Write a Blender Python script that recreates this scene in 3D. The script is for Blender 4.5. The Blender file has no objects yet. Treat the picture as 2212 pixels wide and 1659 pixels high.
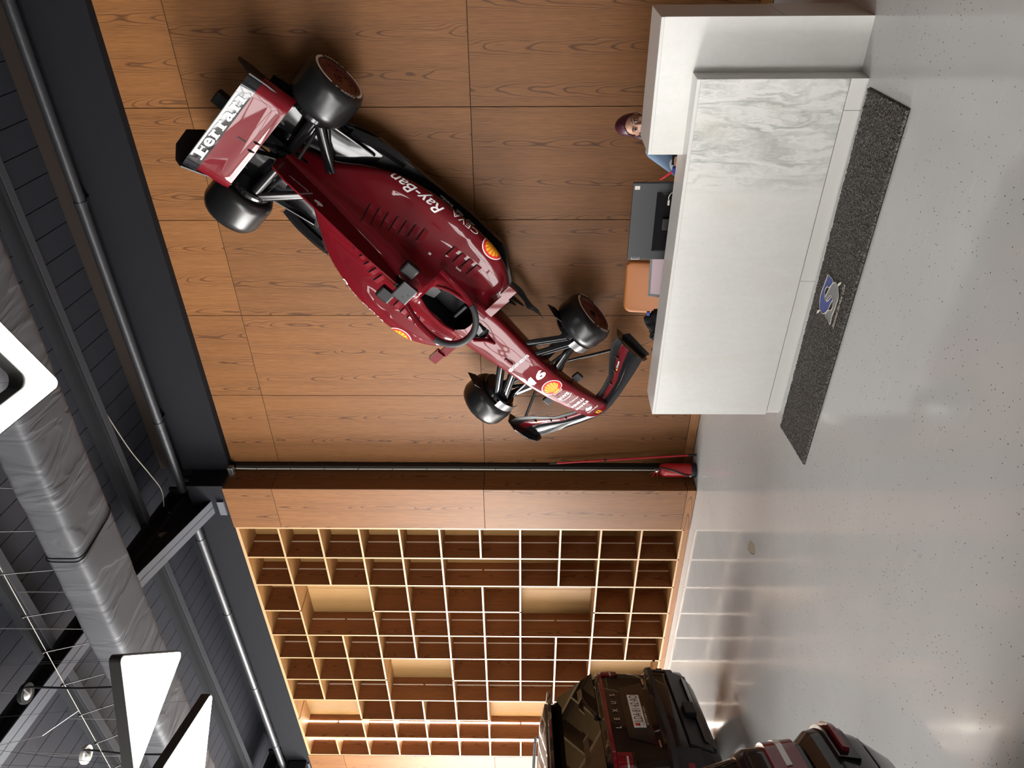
import bpy, bmesh, math, random
from mathutils import Vector, Matrix, noise
from mathutils.bvhtree import BVHTree
R_ = math.radians
random.seed(7)
SC = bpy.context.scene
COL = SC.collection

# ------------------------------------------------------------------ camera
H = 2.05
FOC, YAW, PIT, ROL = 1613.83, 0.6264, 0.0167, 0.0020
_r = Vector((1, 0, 0)); _f = Vector((0, math.cos(PIT), math.sin(PIT))); _u = Vector((0, -math.sin(PIT), math.cos(PIT)))
_rz = Matrix.Rotation(YAW, 3, 'Z')
_r, _f, _u = _rz @ _r, _rz @ _f, _rz @ _u
_r2 = _r * math.cos(ROL) + _u * math.sin(ROL)
_u2 = _u * math.cos(ROL) - _r * math.sin(ROL)
cam_d = bpy.data.cameras.new('camera'); cam = bpy.data.objects.new('camera', cam_d); COL.objects.link(cam)
cam_d.sensor_fit = 'HORIZONTAL'; cam_d.sensor_width = 36.0; cam_d.lens = FOC * 36 / 2212
# the photograph was taken with the phone on its side: image right is down in the room
cx, cy, cz = -_u2, _r2, -_f
cam.matrix_world = Matrix(((cx.x, cy.x, cz.x, 0), (cx.y, cy.y, cz.y, 0), (cx.z, cy.z, cz.z, H), (0, 0, 0, 1)))
cam_d.clip_end = 200
SC.camera = cam

# ------------------------------------------------------------------ world, daylight, exposure
world = bpy.data.worlds.new('world'); SC.world = world; world.use_nodes = True
world.node_tree.nodes['Background'].inputs[0].default_value = (0.75, 0.82, 0.95, 1)
world.node_tree.nodes['Background'].inputs[1].default_value = 0.35
SC.view_settings.view_transform = 'Standard'; SC.view_settings.look = 'None'
SC.view_settings.gamma = 1.0; SC.view_settings.exposure = 0.95
SC.view_settings.use_curve_mapping = False
SC.cycles.max_bounces = 4; SC.cycles.diffuse_bounces = 3; SC.cycles.glossy_bounces = 2; SC.cycles.transmission_bounces = 2
SC.cycles.use_adaptive_sampling = True; SC.cycles.adaptive_threshold = 0.1


def area(name, loc, rot, sx, sy, power, col):
    d = bpy.data.lights.new(name, 'AREA'); d.shape = 'RECTANGLE'; d.size = sx; d.size_y = sy
    d.energy = power; d.color = col
    o = bpy.data.objects.new(name, d); COL.objects.link(o); o.location = loc; o.rotation_euler = rot
    return o


# daylight through the glazed front of the showroom (behind the camera) and through its glazed end on the left
area('daylight_front', (-9.0, -6.95, 1.9), (R_(90), 0, 0), 12.0, 3.2, 1150, (1.0, 0.98, 0.95))
area('daylight_end', (-17.5, -1.0, 2.55), (R_(90), 0, R_(-90)), 11.0, 4.5, 3400, (1.0, 0.97, 0.93))

# ------------------------------------------------------------------ materials
MATS = {}


def new_mat(name):
    m = bpy.data.materials.new(name); m.use_nodes = True; MATS[name] = m
    nt = m.node_tree; b = nt.nodes['Principled BSDF']
    return m, nt, b


def pm(name, col, rough=0.5, metal=0.0, coat=0.0, spec=0.5, emit=None, es=0.0, trans=0.0, ior=1.5, bump=0.0, bscale=60.0, coat_rough=0.03):
    m, nt, b = new_mat(name)
    b.inputs['Base Color'].default_value = (*col, 1); b.inputs['Roughness'].default_value = rough
    b.inputs['Metallic'].default_value = metal; b.inputs['Coat Weight'].default_value = coat
    b.inputs['Coat Roughness'].default_value = coat_rough
    b.inputs['Specular IOR Level'].default_value = spec; b.inputs['IOR'].default_value = ior
    b.inputs['Transmission Weight'].default_value = trans
    if emit: b.inputs['Emission Color'].default_value = (*emit, 1); b.inputs['Emission Strength'].default_value = es
    if bump:
        t = nt.nodes.new('ShaderNodeTexNoise'); t.inputs['Scale'].default_value = bscale; t.inputs['Detail'].default_value = 3
        tc = nt.nodes.new('ShaderNodeTexCoord'); nt.links.new(tc.outputs['Object'], t.inputs['Vector'])
        bp = nt.nodes.new('ShaderNodeBump'); bp.inputs['Strength'].default_value = bump; bp.inputs['Distance'].default_value = 0.02
        nt.links.new(t.outputs['Fac'], bp.inputs['Height']); nt.links.new(bp.outputs['Normal'], b.inputs['Normal'])
    return m


class NB:
    """small node helper"""
    def __init__(s, nt): s.nt = nt
    def n(s, t, **k):
        x = s.nt.nodes.new(t)
        for a, v in k.items(): setattr(x, a, v)
        return x
    def l(s, a, b): s.nt.links.new(a, b)
    def math(s, op, a, b=None):
        x = s.n('ShaderNodeMath', operation=op)
        for i, v in enumerate((a, b)):
            if v is None: continue
            if hasattr(v, 'is_output'): s.l(v, x.inputs[i])
            else: x.inputs[i].default_value = v
        return x.outputs[0]
    def noise(s, vec, scale, detail=2, rough=0.5, dist=0.0):
        x = s.n('ShaderNodeTexNoise'); x.inputs['Scale'].default_value = scale; x.inputs['Detail'].default_value = detail
        x.inputs['Roughness'].default_value = rough; x.inputs['Distortion'].default_value = dist
        s.l(vec, x.inputs['Vector']); return x.outputs['Fac']
    def mapping(s, vec, scale=(1, 1, 1), loc=(0, 0, 0)):
        x = s.n('ShaderNodeMapping'); x.inputs['Scale'].default_value = scale; x.inputs['Location'].default_value = loc
        s.l(vec, x.inputs['Vector']); return x.outputs[0]
    def ramp(s, fac, stops):
        x = s.n('ShaderNodeValToRGB'); e = x.color_ramp.elements
        while len(e) < len(stops): e.new(0.5)
        for q, (p, c) in zip(e, stops): q.position = p; q.color = (*c, 1) if len(c) == 3 else c
        s.l(fac, x.inputs[0]); return x.outputs[0]
    def mix(s, fac, a, b, mode='MIX'):
        x = s.n('ShaderNodeMix', data_type='RGBA', blend_type=mode)
        for i, v in ((0, fac), (6, a), (7, b)):
            if hasattr(v, 'is_output'): s.l(v, x.inputs[i])
            elif isinstance(v, (int, float)): x.inputs[i].default_value = v
            else: x.inputs[i].default_value = (*v, 1)
        return x.outputs[2]


def wood(name, light, mid, dark, axis='Z', rough=0.5, contrast=1.0, period=0.36):
    """oak veneer: nested cathedral figure in bands along the axis, fine fibre between"""
    m, nt, b = new_mat(name); k = NB(nt)
    tc = k.n('ShaderNodeTexCoord'); oi = k.n('ShaderNodeObjectInfo'); rnd = oi.outputs['Random']
    off = k.n('ShaderNodeCombineXYZ')
    for i, q in enumerate((37.0, 91.0, 53.0)): k.l(k.math('MULTIPLY', rnd, q), off.inputs[i])
    add = k.n('ShaderNodeVectorMath', operation='ADD'); k.l(tc.outputs['Object'], add.inputs[0]); k.l(off.outputs[0], add.inputs[1])
    vec = add.outputs[0]; sep = k.n('ShaderNodeSeparateXYZ'); k.l(vec, sep.inputs[0])
    ai = 'XYZ'.index(axis); oth = [q for q in range(3) if q != ai]
    along = sep.outputs[ai]; across = k.math('ADD', sep.outputs[oth[0]], sep.outputs[oth[1]])
    s1 = [3.2] * 3; s1[ai] = 1.3
    s2 = [150.0] * 3; s2[ai] = 2.2
    s4 = [420.0] * 3; s4[ai] = 9.0
    n1 = k.math('SUBTRACT', k.noise(k.mapping(vec, s1), 1.0, 2.0, 0.5, 0.2), 0.5)
    wav = k.math('ADD', across, k.math('MULTIPLY', n1, 0.10))
    bb_ = k.math('SUBTRACT', k.math('FRACT', k.math('DIVIDE', wav, period)), 0.5)
    b2 = k.math('MULTIPLY', bb_, bb_)
    field = k.math('ADD', k.math('ADD', k.math('MULTIPLY', along, 2.4), k.math('MULTIPLY', b2, 62.0)), k.math('MULTIPLY', n1, 7.0))
    rings = k.math('FRACT', field)
    line = k.ramp(rings, [(0.0, (1, 1, 1)), (0.10, (0.60, 0.60, 0.60)), (0.16, (0.05, 0.05, 0.05)), (0.88, (0, 0, 0)), (1.0, (1, 1, 1))])
    fade = k.ramp(b2, [(0.0, (1, 1, 1)), (0.030, (0.95, 0.95, 0.95)), (0.085, (0.12, 0.12, 0.12)), (0.25, (0.06, 0.06, 0.06))])
    fib = k.noise(k.mapping(vec, s2), 1.0, 2.0, 0.65); fine = k.noise(k.mapping(vec, s4), 1.0, 0.0, 0.6)
    fb = k.math('ADD', k.math('MULTIPLY', fib, 0.6), k.math('MULTIPLY', fine, 0.4))
    base = k.mix(k.ramp(fb, [(0.34, (0, 0, 0)), (0.64, (1, 1, 1))]), mid, light)
    fac = k.math('MULTIPLY', line, k.math('MULTIPLY', fade, 0.80 * contrast))
    colr = k.mix(fac, base, dark)
    # each board has its own tone
    hsv = k.n('ShaderNodeHueSaturation'); k.l(colr, hsv.inputs['Color'])
    k.l(k.math('ADD', k.math('MULTIPLY', rnd, 0.26), 0.87), hsv.inputs['Value'])
    k.l(hsv.outputs[0], b.inputs['Base Color'])
    b.inputs['Roughness'].default_value = rough; b.inputs['Specular IOR Level'].default_value = 0.22
    bp = k.n('ShaderNodeBump'); bp.inputs['Strength'].default_value = 0.10; bp.inputs['Distance'].default_value = 0.003
    k.l(fib, bp.inputs['Height']); k.l(bp.outputs[0], b.inputs['Normal'])
    return m


wood('oak', (0.222, 0.096, 0.032), (0.140, 0.056, 0.0175), (0.052, 0.020, 0.008))
wood('oak_along', (0.285, 0.128, 0.045), (0.190, 0.080, 0.026), (0.070, 0.028, 0.011), axis='X')
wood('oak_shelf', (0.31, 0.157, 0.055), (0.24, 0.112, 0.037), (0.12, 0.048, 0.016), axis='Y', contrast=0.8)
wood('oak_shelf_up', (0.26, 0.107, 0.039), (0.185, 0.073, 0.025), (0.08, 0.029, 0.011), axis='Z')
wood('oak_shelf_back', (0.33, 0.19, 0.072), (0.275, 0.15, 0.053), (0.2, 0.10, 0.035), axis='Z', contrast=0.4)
pm('oak_edge', (0.38, 0.235, 0.11), 0.45)
pm('joint', (0.025, 0.015, 0.01), 0.9)
pm('paint_dark', (0.012, 0.013, 0.017), 0.75, spec=0.15, bump=0.15, bscale=9)
pm('paint_beam', (0.0088, 0.0092, 0.0115), 0.8, spec=0.12, bump=0.25, bscale=6)
pm('roof_sheet', (0.024, 0.025, 0.032), 0.6, spec=0.25)
pm('purlin', (0.019, 0.020, 0.023), 0.6, spec=0.2)
pm('purlin_light', (0.05, 0.052, 0.06), 0.6, spec=0.25)
pm('steel_black', (0.004, 0.004, 0.006), 0.6)
pm('steel_grey', (0.085, 0.09, 0.105), 0.5)
pm('pipe', (0.026, 0.027, 0.031), 0.4, metal=0.2, bump=0.1, bscale=25)
pm('duct', (0.068, 0.069, 0.076), 0.55, spec=0.3)
pm('cable_black', (0.01, 0.01, 0.012), 0.5)
pm('cable_white', (0.42, 0.40, 0.34), 0.5)
pm('cable_pale', (0.80, 0.74, 0.60), 0.6)
pm('galv', (0.45, 0.44, 0.42), 0.35, metal=0.8)
pm('lamp_body', (0.018, 0.018, 0.017), 0.4)
pm('lamp_glow', (0.9, 0.9, 0.9), 0.4, emit=(1.0, 0.985, 0.96), es=9.0)
pm('led_off', (0.75, 0.70, 0.64), 0.4)
pm('led_on', (0.9, 0.9, 0.9), 0.4, emit=(1.0, 0.93, 0.82), es=26.0)
pm('window_frame', (0.03, 0.03, 0.035), 0.4)
pm('wall_paint', (0.40, 0.39, 0.37), 0.8)
pm('wall_brown', (0.045, 0.028, 0.018), 0.6)
pm('red_paint', (0.118, 0.004, 0.0085), 0.35, coat=0.50, spec=0.06)
pm('black_gloss', (0.006, 0.006, 0.007), 0.10, spec=0.5)
pm('black_satin', (0.009, 0.009, 0.010), 0.4, spec=0.22)
pm('carbon_grey', (0.030, 0.031, 0.033), 0.5, spec=0.25)
pm('mirror_black', (0.012, 0.012, 0.014), 0.06, spec=0.6)
pm('silver', (0.45, 0.45, 0.46), 0.22, metal=0.85)
pm('gunmetal', (0.035, 0.035, 0.038), 0.3, metal=0.3, spec=0.35)
pm('polished', (0.22, 0.22, 0.225), 0.25, metal=0.7)
pm('rubber', (0.009, 0.009, 0.0095), 0.30, spec=0.42)
pm('rubber_matt', (0.012, 0.012, 0.012), 0.75)
pm('rim_red', (0.10, 0.012, 0.012), 0.4)
pm('decal_white', (0.80, 0.80, 0.80), 0.35)
pm('decal_yellow', (0.80, 0.36, 0.01), 0.35)
pm('decal_red', (0.62, 0.02, 0.015), 0.3)
pm('decal_black', (0.01, 0.01, 0.01), 0.4)
pm('decal_blue', (0.10, 0.13, 0.36), 0.85)
pm('decal_grey', (0.30, 0.31, 0.31), 0.85)
pm('decal_cream', (0.70, 0.63, 0.56), 0.8)
pm('suv_paint', (0.010, 0.007, 0.007), 0.3, coat=0.55, spec=0.05)
pm('suv_paint_grey', (0.012, 0.012, 0.013), 0.3, coat=0.6, spec=0.05)
pm('suv_plastic', (0.022, 0.022, 0.024), 0.5, spec=0.3)
pm('suv_glass', (0.005, 0.006, 0.006), 0.03, spec=0.35)
pm('tail_red', (0.17, 0.006, 0.014), 0.08, spec=0.5)
pm('tail_clear', (0.55, 0.52, 0.50), 0.1, coat=1.0)
pm('chrome', (0.75, 0.72, 0.66), 0.15, metal=1.0)
pm('badge', (0.60, 0.53, 0.45), 0.45, metal=0.2)
pm('plate_white', (0.72, 0.68, 0.64), 0.4)
pm('skin', (0.46, 0.25, 0.17), 0.5)
pm('hair', (0.055, 0.010, 0.020), 0.38)
pm('shirt', (0.33, 0.50, 0.72), 0.75, bump=0.2, bscale=14)
pm('eye_white', (0.75, 0.72, 0.70), 0.25)
pm('iris', (0.02, 0.012, 0.01), 0.2)
pm('lips', (0.42, 0.12, 0.11), 0.45)
pm('trousers', (0.02, 0.022, 0.03), 0.8)
pm('monitor_grey', (0.040, 0.043, 0.048), 0.5)
pm('monitor_gloss', (0.012, 0.012, 0.014), 0.1)
pm('laptop_grey', (0.32, 0.32, 0.33), 0.35, metal=0.4)
pm('screen', (0.30, 0.22, 0.24), 0.3, emit=(0.55, 0.42, 0.45), es=0.25)
pm('tan_leather', (0.44, 0.15, 0.035), 0.5, bump=0.1, bscale=90)
pm('tan_dark', (0.16, 0.06, 0.02), 0.6)
pm('cloth_black', (0.007, 0.007, 0.008), 0.8)
pm('red_plastic', (0.52, 0.02, 0.035), 0.35)
pm('red_steel', (0.50, 0.012, 0.018), 0.28, coat=0.4)
pm('blue_plastic', (0.02, 0.06, 0.34), 0.35)
pm('black_plastic', (0.012, 0.012, 0.012), 0.5)
pm('stone_chip', (0.42, 0.36, 0.26), 0.9)


def marble():
    m, nt, b = new_mat('marble'); k = NB(nt)
    tc = k.n('ShaderNodeTexCoord'); v = tc.outputs['Object']
    sep = k.n('ShaderNodeSeparateXYZ'); k.l(v, sep.inputs[0])
    warp = k.noise(k.mapping(v, (3.5, 3.5, 0.9)), 2.0, 4.0, 0.6)
    wv = k.n('ShaderNodeVectorMath', operation='ADD'); k.l(v, wv.inputs[0])
    cmb = k.n('ShaderNodeCombineXYZ'); k.l(k.math('MULTIPLY', warp, 0.35), cmb.inputs[0]); k.l(cmb.outputs[0], wv.inputs[1])
    st = k.noise(k.mapping(wv.outputs[0], (9.0, 9.0, 1.1)), 2.2, 6.0, 0.68)
    vein = k.ramp(st, [(0.44, (0, 0, 0)), (0.60, (0.75, 0.75, 0.75)), (0.72, (1, 1, 1))])
    # the veins bunch together towards one end of the slab
    zone = k.math('ADD', k.noise(k.mapping(v, (1.0, 1.0, 0.15)), 1.1, 1.0), k.math('MULTIPLY', k.math('SUBTRACT', sep.outputs[0], 0.45), 0.14))
    zone2 = k.ramp(zone, [(0.48, (0.06, 0.06, 0.06)), (0.58, (1, 1, 1))])
    fine = k.noise(v, 26.0, 3.0, 0.7)
    base = k.mix(fine, (0.76, 0.755, 0.725), (0.83, 0.83, 0.81))
    fac = k.math('MULTIPLY', vein, k.math('MULTIPLY', zone2, 0.85))
    c = k.mix(fac, base, (0.33, 0.355, 0.32))
    warm = k.noise(k.mapping(v, (2, 2, 1)), 1.6, 2.0)
    c2 = k.mix(k.ramp(warm, [(0.55, (0, 0, 0)), (0.85, (0.35, 0.35, 0.35))]), c, (0.72, 0.66, 0.54))
    k.l(c2, b.inputs['Base Color']); b.inputs['Roughness'].default_value = 0.22
    b.inputs['Specular IOR Level'].default_value = 0.4
    return m


def concrete():
    m, nt, b = new_mat('concrete'); k = NB(nt)
    tc = k.n('ShaderNodeTexCoord'); v = tc.outputs['Object']
    cl = k.noise(v, 0.55, 3.0, 0.6, 0.6)
    base = k.mix(k.ramp(cl, [(0.3, (0, 0, 0)), (0.7, (1, 1, 1))]), (0.63, 0.633, 0.622), (0.72, 0.727, 0.718))
    # dark specks of aggregate, thicker in some patches
    vo = k.n('ShaderNodeTexVoronoi'); vo.inputs['Scale'].default_value = 58; k.l(v, vo.inputs['Vector'])
    sepc = k.n('ShaderNodeSeparateColor'); k.l(vo.outputs['Color'], sepc.inputs[0])
    rad = k.math('MULTIPLY', sepc.outputs[1], 0.21)
    dot = k.math('LESS_THAN', vo.outputs['Distance'], rad)
    dens = k.noise(v, 1.3, 3.0, 0.6)
    pick = k.math('LESS_THAN', sepc.outputs[0], k.math('MULTIPLY', k.ramp(dens, [(0.35, (0.12, 0.12, 0.12)), (0.68, (0.85, 0.85, 0.85))]), 1.0))
    c = k.mix(k.math('MULTIPLY', dot, pick), base, (0.07, 0.065, 0.06))
    # pale scuffs
    sc = k.noise(k.mapping(v, (1.2, 7.0, 1)), 2.2, 3.0, 0.65)
    c = k.mix(k.ramp(sc, [(0.60, (0, 0, 0)), (0.72, (0.35, 0.35, 0.35))]), c, (0.76, 0.75, 0.72))
    k.l(c, b.inputs['Base Color'])
    rn = k.noise(v, 3.0, 3.0, 0.65)
    k.l(k.ramp(rn, [(0.3, (0.07, 0.07, 0.07)), (0.7, (0.16, 0.16, 0.16))]), b.inputs['Roughness'])
    b.inputs['Specular IOR Level'].default_value = 0.55
    bn = k.noise(v, 5.0, 3.0, 0.55)
    bp = k.n('ShaderNodeBump'); bp.inputs['Strength'].default_value = 0.06; bp.inputs['Distance'].default_value = 0.02
    k.l(bn, bp.inputs['Height']); k.l(bp.outputs[0], b.inputs['Normal'])
    return m


def carpet():
    m, nt, b = new_mat('carpet'); k = NB(nt)
    tc = k.n('ShaderNodeTexCoord'); v = tc.outputs['Object']
    n1 = k.noise(v, 190.0, 2.0, 0.7)
    c = k.ramp(n1, [(0.34, (0.024, 0.021, 0.018)), (0.50, (0.095, 0.085, 0.077)), (0.66, (0.34, 0.32, 0.30))])
    k.l(c, b.inputs['Base Color']); b.inputs['Roughness'].default_value = 0.95; b.inputs['Specular IOR Level'].default_value = 0.1
    return m


marble(); pm('marble_plain', (0.76, 0.75, 0.725), 0.25, spec=0.4); concrete(); carpet()
# creases in the duct wrap
_m = MATS['duct']; _k = NB(_m.node_tree); _tc = _k.n('ShaderNodeTexCoord')
_n = _k.noise(_k.mapping(_tc.outputs['Object'], (1.5, 0.5, 0.5)), 2.0, 3.0, 0.55, 0.8)
_b = _k.n('ShaderNodeBump'); _b.inputs['Strength'].default_value = 0.22; _b.inputs['Distance'].default_value = 0.05
_k.l(_k.ramp(_n, [(0.35, (0, 0, 0)), (0.52, (0.55, 0.55, 0.55)), (0.56, (0.95, 0.95, 0.95)), (0.75, (1, 1, 1))]), _b.inputs['Height']); _k.l(_b.outputs[0], _m.node_tree.nodes['Principled BSDF'].inputs['Normal'])

# ------------------------------------------------------------------ mesh helpers


class MB:
    def __init__(s): s.v = []; s.f = []; s.m = []
    def add(s, vs, fs, mi=0, mat=None):
        o = len(s.v)
        s.v += [tuple(mat @ Vector(p)) if mat else tuple(p) for p in vs]
        s.f += [tuple(i + o for i in q) for q in fs]; s.m += [mi] * len(fs)
        return s
    def box(s, x0, x1, y0, y1, z0, z1, mi=0, mat=None):
        vs = [(x, y, z) for x in (x0, x1) for y in (y0, y1) for z in (z0, z1)]
        fs = [(0, 1, 3, 2), (4, 6, 7, 5), (0, 4, 5, 1), (2, 3, 7, 6), (0, 2, 6, 4), (1, 5, 7, 3)]
        return s.add(vs, fs, mi, mat)
    def cbox(s, x0, x1, y0, y1, z0, z1, b=0.004, mi=0, mat=None):
        """box with chamfered edges"""
        bm = bmesh.new(); bmesh.ops.create_cube(bm, size=1)
        for q in bm.verts: q.co = Vector((x0 + (q.co.x + .5) * (x1 - x0), y0 + (q.co.y + .5) * (y1 - y0), z0 + (q.co.z + .5) * (z1 - z0)))
        bmesh.ops.bevel(bm, geom=bm.edges[:], offset=b, segments=2, affect='EDGES', profile=0.6)
        return s.bm(bm, mi, mat)
    def bm(s, bm, mi=0, mat=None):
        bm.verts.index_update()
        s.add([q.co[:] for q in bm.verts], [[q.index for q in f.verts] for f in bm.faces], mi, mat); bm.free(); return s
    def loft(s, rings, closed=True, caps=True, mi=0, mat=None, cyc=False):
        n = len(rings[0]); vs = [p for r in rings for p in r]; fs = []
        m = len(rings)
        for i in range(m if cyc else m - 1):
            for j in range(n if closed else n - 1):
                a, b2 = i * n + j, i * n + (j + 1) % n; i2 = (i + 1) % m
                fs.append((a, b2, i2 * n + (j + 1) % n, i2 * n + j))
        if caps and closed and not cyc:
            fs.append(tuple(reversed(range(n)))); fs.append(tuple(range((m - 1) * n, m * n)))
        return s.add(vs, fs, mi, mat)
    def tube(s, path, r, n=8, mi=0, mat=None, flat=1.0, up=None, caps=True, cyc=False):
        P = [Vector(p) for p in path]; rings = []
        rr = r if isinstance(r, (list, tuple)) else [r] * len(P)
        nrm = None
        for i, p in enumerate(P):
            if cyc: t = (P[(i + 1) % len(P)] - P[i - 1]).normalized()
            else: t = (P[min(i + 1, len(P) - 1)] - P[max(i - 1, 0)]).normalized()
            if nrm is None:
                a = Vector(up) if up else (Vector((0, 0, 1)) if abs(t.z) < .9 else Vector((1, 0, 0)))
                nrm = (a - t * a.dot(t)).normalized()
            else: nrm = (nrm - t * nrm.dot(t)).normalized()
            bn = t.cross(nrm)
            rings.append([p + (nrm * math.cos(2 * math.pi * k / n) * flat + bn * math.sin(2 * math.pi * k / n)) * rr[i] for k in range(n)])
        return s.loft(rings, True, caps, mi, mat, cyc)
    def lathe(s, prof, n=32, mi=0, mat=None, mis=None):
        """prof: (radius, axial z)"""
        rings = [[(r * math.cos(2 * math.pi * k / n), r * math.sin(2 * math.pi * k / n), z) for k in range(n)] for r, z in prof]
        o = len(s.f); s.loft(rings, True, False, mi, mat)
        if mis:
            for i, q in enumerate(mis):
                for j in range(n): s.m[o + i * n + j] = q
        return s
    def prism(s, poly, a, b, axis='Z', mi=0, mat=None):
        def P(u, v, w): return {'Z': (u, v, w), 'Y': (u, w, v), 'X': (w, u, v)}[axis]
        n = len(poly); vs = [P(u, v, a) for u, v in poly] + [P(u, v, b) for u, v in poly]
        fs = [tuple(range(n))[::-1], tuple(range(n, 2 * n))] + [(i, (i + 1) % n, n + (i + 1) % n, n + i) for i in range(n)]
        return s.add(vs, fs, mi, mat)
    def ell(s, c, r, seg=20, rings=12, mi=0, mat=None):
        pr = []
        vs = [(c[0], c[1], c[2] + r[2])]
        for i in range(1, rings):
            a = math.pi * i / rings
            for j in range(seg):
                t = 2 * math.pi * j / seg
                vs.append((c[0] + r[0] * math.sin(a) * math.cos(t), c[1] + r[1] * math.sin(a) * math.sin(t), c[2] + r[2] * math.cos(a)))
        vs.append((c[0], c[1], c[2] - r[2])); fs = []
        for j in range(seg): fs.append((0, 1 + j, 1 + (j + 1) % seg))
        for i in range(rings - 2):
            for j in range(seg):
                a, b = 1 + i * seg + j, 1 + i * seg + (j + 1) % seg
                fs.append((a, a + seg, b + seg, b))
        L = len(vs) - 1; o = 1 + (rings - 2) * seg
        for j in range(seg): fs.append((L, o + (j + 1) % seg, o + j))
        return s.add(vs, fs, mi, mat)
    def mesh(s, name, mats, smooth=False, ang=35):
        me = bpy.data.meshes.new(name); me.from_pydata(s.v, [], s.f)
        for q in (mats if isinstance(mats, (list, tuple)) else [mats]): me.materials.append(MATS[q])
        me.polygons.foreach_set('material_index', s.m)
        bm = bmesh.new(); bm.from_mesh(me); bmesh.ops.recalc_face_normals(bm, faces=bm.faces); bm.to_mesh(me); bm.free()
        if smooth:
            me.polygons.foreach_set('use_smooth', [True] * len(me.polygons)); me.set_sharp_from_angle(angle=R_(ang))
        me.update(); return me
    def build(s, name, mats, parent=None, smooth=False, ang=35, origin=None):
        if origin:
            s.v = [(a - origin[0], b - origin[1], c - origin[2]) for a, b, c in s.v]
        o = bpy.data.objects.new(name, s.mesh(name, mats, smooth, ang)); COL.objects.link(o)
        if parent: o.parent = parent
        if origin: o.location = origin
        return o


def tag(o, label=None, cat=None, group=None, kind=None):
    if label: o['label'] = label
    if cat: o['category'] = cat
    if group: o['group'] = group
    if kind: o['kind'] = kind
    return o


def thing(name, loc=(0, 0, 0), rz=0.0):
    o = bpy.data.objects.new(name, None); COL.objects.link(o); o.location = loc; o.rotation_euler = (0, 0, rz); return o


def place(me, name, loc=(0, 0, 0), parent=None):
    o = bpy.data.objects.new(name, me); COL.objects.link(o); o.location = loc
    if parent: o.parent = parent
    return o


def crom(P, n):
    """Catmull-Rom through points (tuples of floats), n samples per span"""
    out = []
    for i in range(len(P) - 1):
        p0, p1, p2, p3 = P[max(i - 1, 0)], P[i], P[i + 1], P[min(i + 2, len(P) - 1)]
        for k in range(n):
            t = k / n
            out.append(tuple(0.5 * ((2 * b) + (-a + c) * t + (2 * a - 5 * b + 4 * c - d) * t * t + (-a + 3 * b - 3 * c + d) * t ** 3) for a, b, c, d in zip(p0, p1, p2, p3)))
    out.append(tuple(P[-1])); return out


def text_geo(s, size=1.0, bold=0.0, shear=0.0, space=1.0, sub=0.0):
    """lettering as flat triangles: list of (x, y), faces; centred on the origin"""
    cu = bpy.data.curves.new('lettering', 'FONT'); cu.body = s; cu.size = size; cu.offset = bold; cu.shear = shear
    cu.space_character = space; cu.align_x = 'CENTER'; cu.align_y = 'CENTER'; cu.resolution_u = 3
    o = bpy.data.objects.new('lettering', cu); COL.objects.link(o)
    dg = bpy.context.evaluated_depsgraph_get(); me = o.evaluated_get(dg).to_mesh()
    bm = bmesh.new(); bm.from_mesh(me); o.evaluated_get(dg).to_mesh_clear()
    bpy.data.objects.remove(o); bpy.data.curves.remove(cu)
    bmesh.ops.triangulate(bm, faces=bm.faces[:])
    if sub:
        for _ in range(4):
            es = [e for e in bm.edges if e.calc_length() > sub]
            if not es: break
            bmesh.ops.subdivide_edges(bm, edges=es, cuts=1, use_grid_fill=False); bmesh.ops.triangulate(bm, faces=bm.faces[:])
    bm.verts.index_update()
    V = [(v.co.x, v.co.y) for v in bm.verts]; F = [[v.index for v in f.verts] for f in bm.faces]; bm.free()
    if V:
        mx = (min(a for a, b in V) + max(a for a, b in V)) / 2; my = (min(b for a, b in V) + max(b for a, b in V)) / 2
        V = [(a - mx, b - my) for a, b in V]
    return V, F


def fit_text(s, w=None, h=None, **k):
    V, F = text_geo(s, 1.0, **{q: k[q] for q in k if q != 'sub'})
    cw = max(a for a, b in V) - min(a for a, b in V); ch = max(b for a, b in V) - min(b for a, b in V)
    sx = (w / cw) if w else None; sy = (h / ch) if h else None
    sx = sx or sy; sy = sy or sx
    V = [(a * sx, b * sy) for a, b in V]
    if k.get('sub'):
        bm = bmesh.new(); bv = [bm.verts.new((a, b, 0)) for a, b in V]
        for f in F:
            try: bm.faces.new([bv[i] for i in f])
            except ValueError: pass
        for _ in range(4):
            es = [e for e in bm.edges if e.calc_length() > k['sub']]
            if not es: break
            bmesh.ops.subdivide_edges(bm, edges=es, cuts=1); bmesh.ops.triangulate(bm, faces=bm.faces[:])
        bm.verts.index_update(); V = [(v.co.x, v.co.y) for v in bm.verts]; F = [[v.index for v in f.verts] for f in bm.faces]; bm.free()
    return V, F


def planar_text(s, o, right, up, mat, parent, w=None, h=None, name='lettering', **k):
    V, F = fit_text(s, w, h, **k); o, right, up = Vector(o), Vector(right).normalized(), Vector(up).normalized()
    mb = MB(); mb.add([o + right * a + up * b for a, b in V], F)
    return mb.build(name, mat, parent)

# ================================================================== THE SETTING
D, DC = 6.867, 6.467           # face of the car wall, face of the shelving
Z1, Z2, ZB = 2.537, 5.082, 5.665
tag(MB().box(-17.6, 4.2, -7.2, 7.2, -0.12, 0.0).build('floor', 'concrete'), 'polished pale grey concrete floor with dark specks', kind='structure')

# --- car wall: dark backing with a grid of oak veneer panels
wb = tag(MB().box(-6.3, 4.2, D + 0.016, D + 0.25, 0, 6.9).build('wall_back', 'joint'), 'oak panelled wall behind the racing car', kind='structure')
XS = [-6.164, -5.138, -4.071, -2.985, -1.907, -0.829, 0.25, 1.33, 2.40, 3.48, 4.2]
ROWS = [(0.112, Z1), (Z1, Z2), (Z2, 5.80)]
_pc = {}


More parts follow.
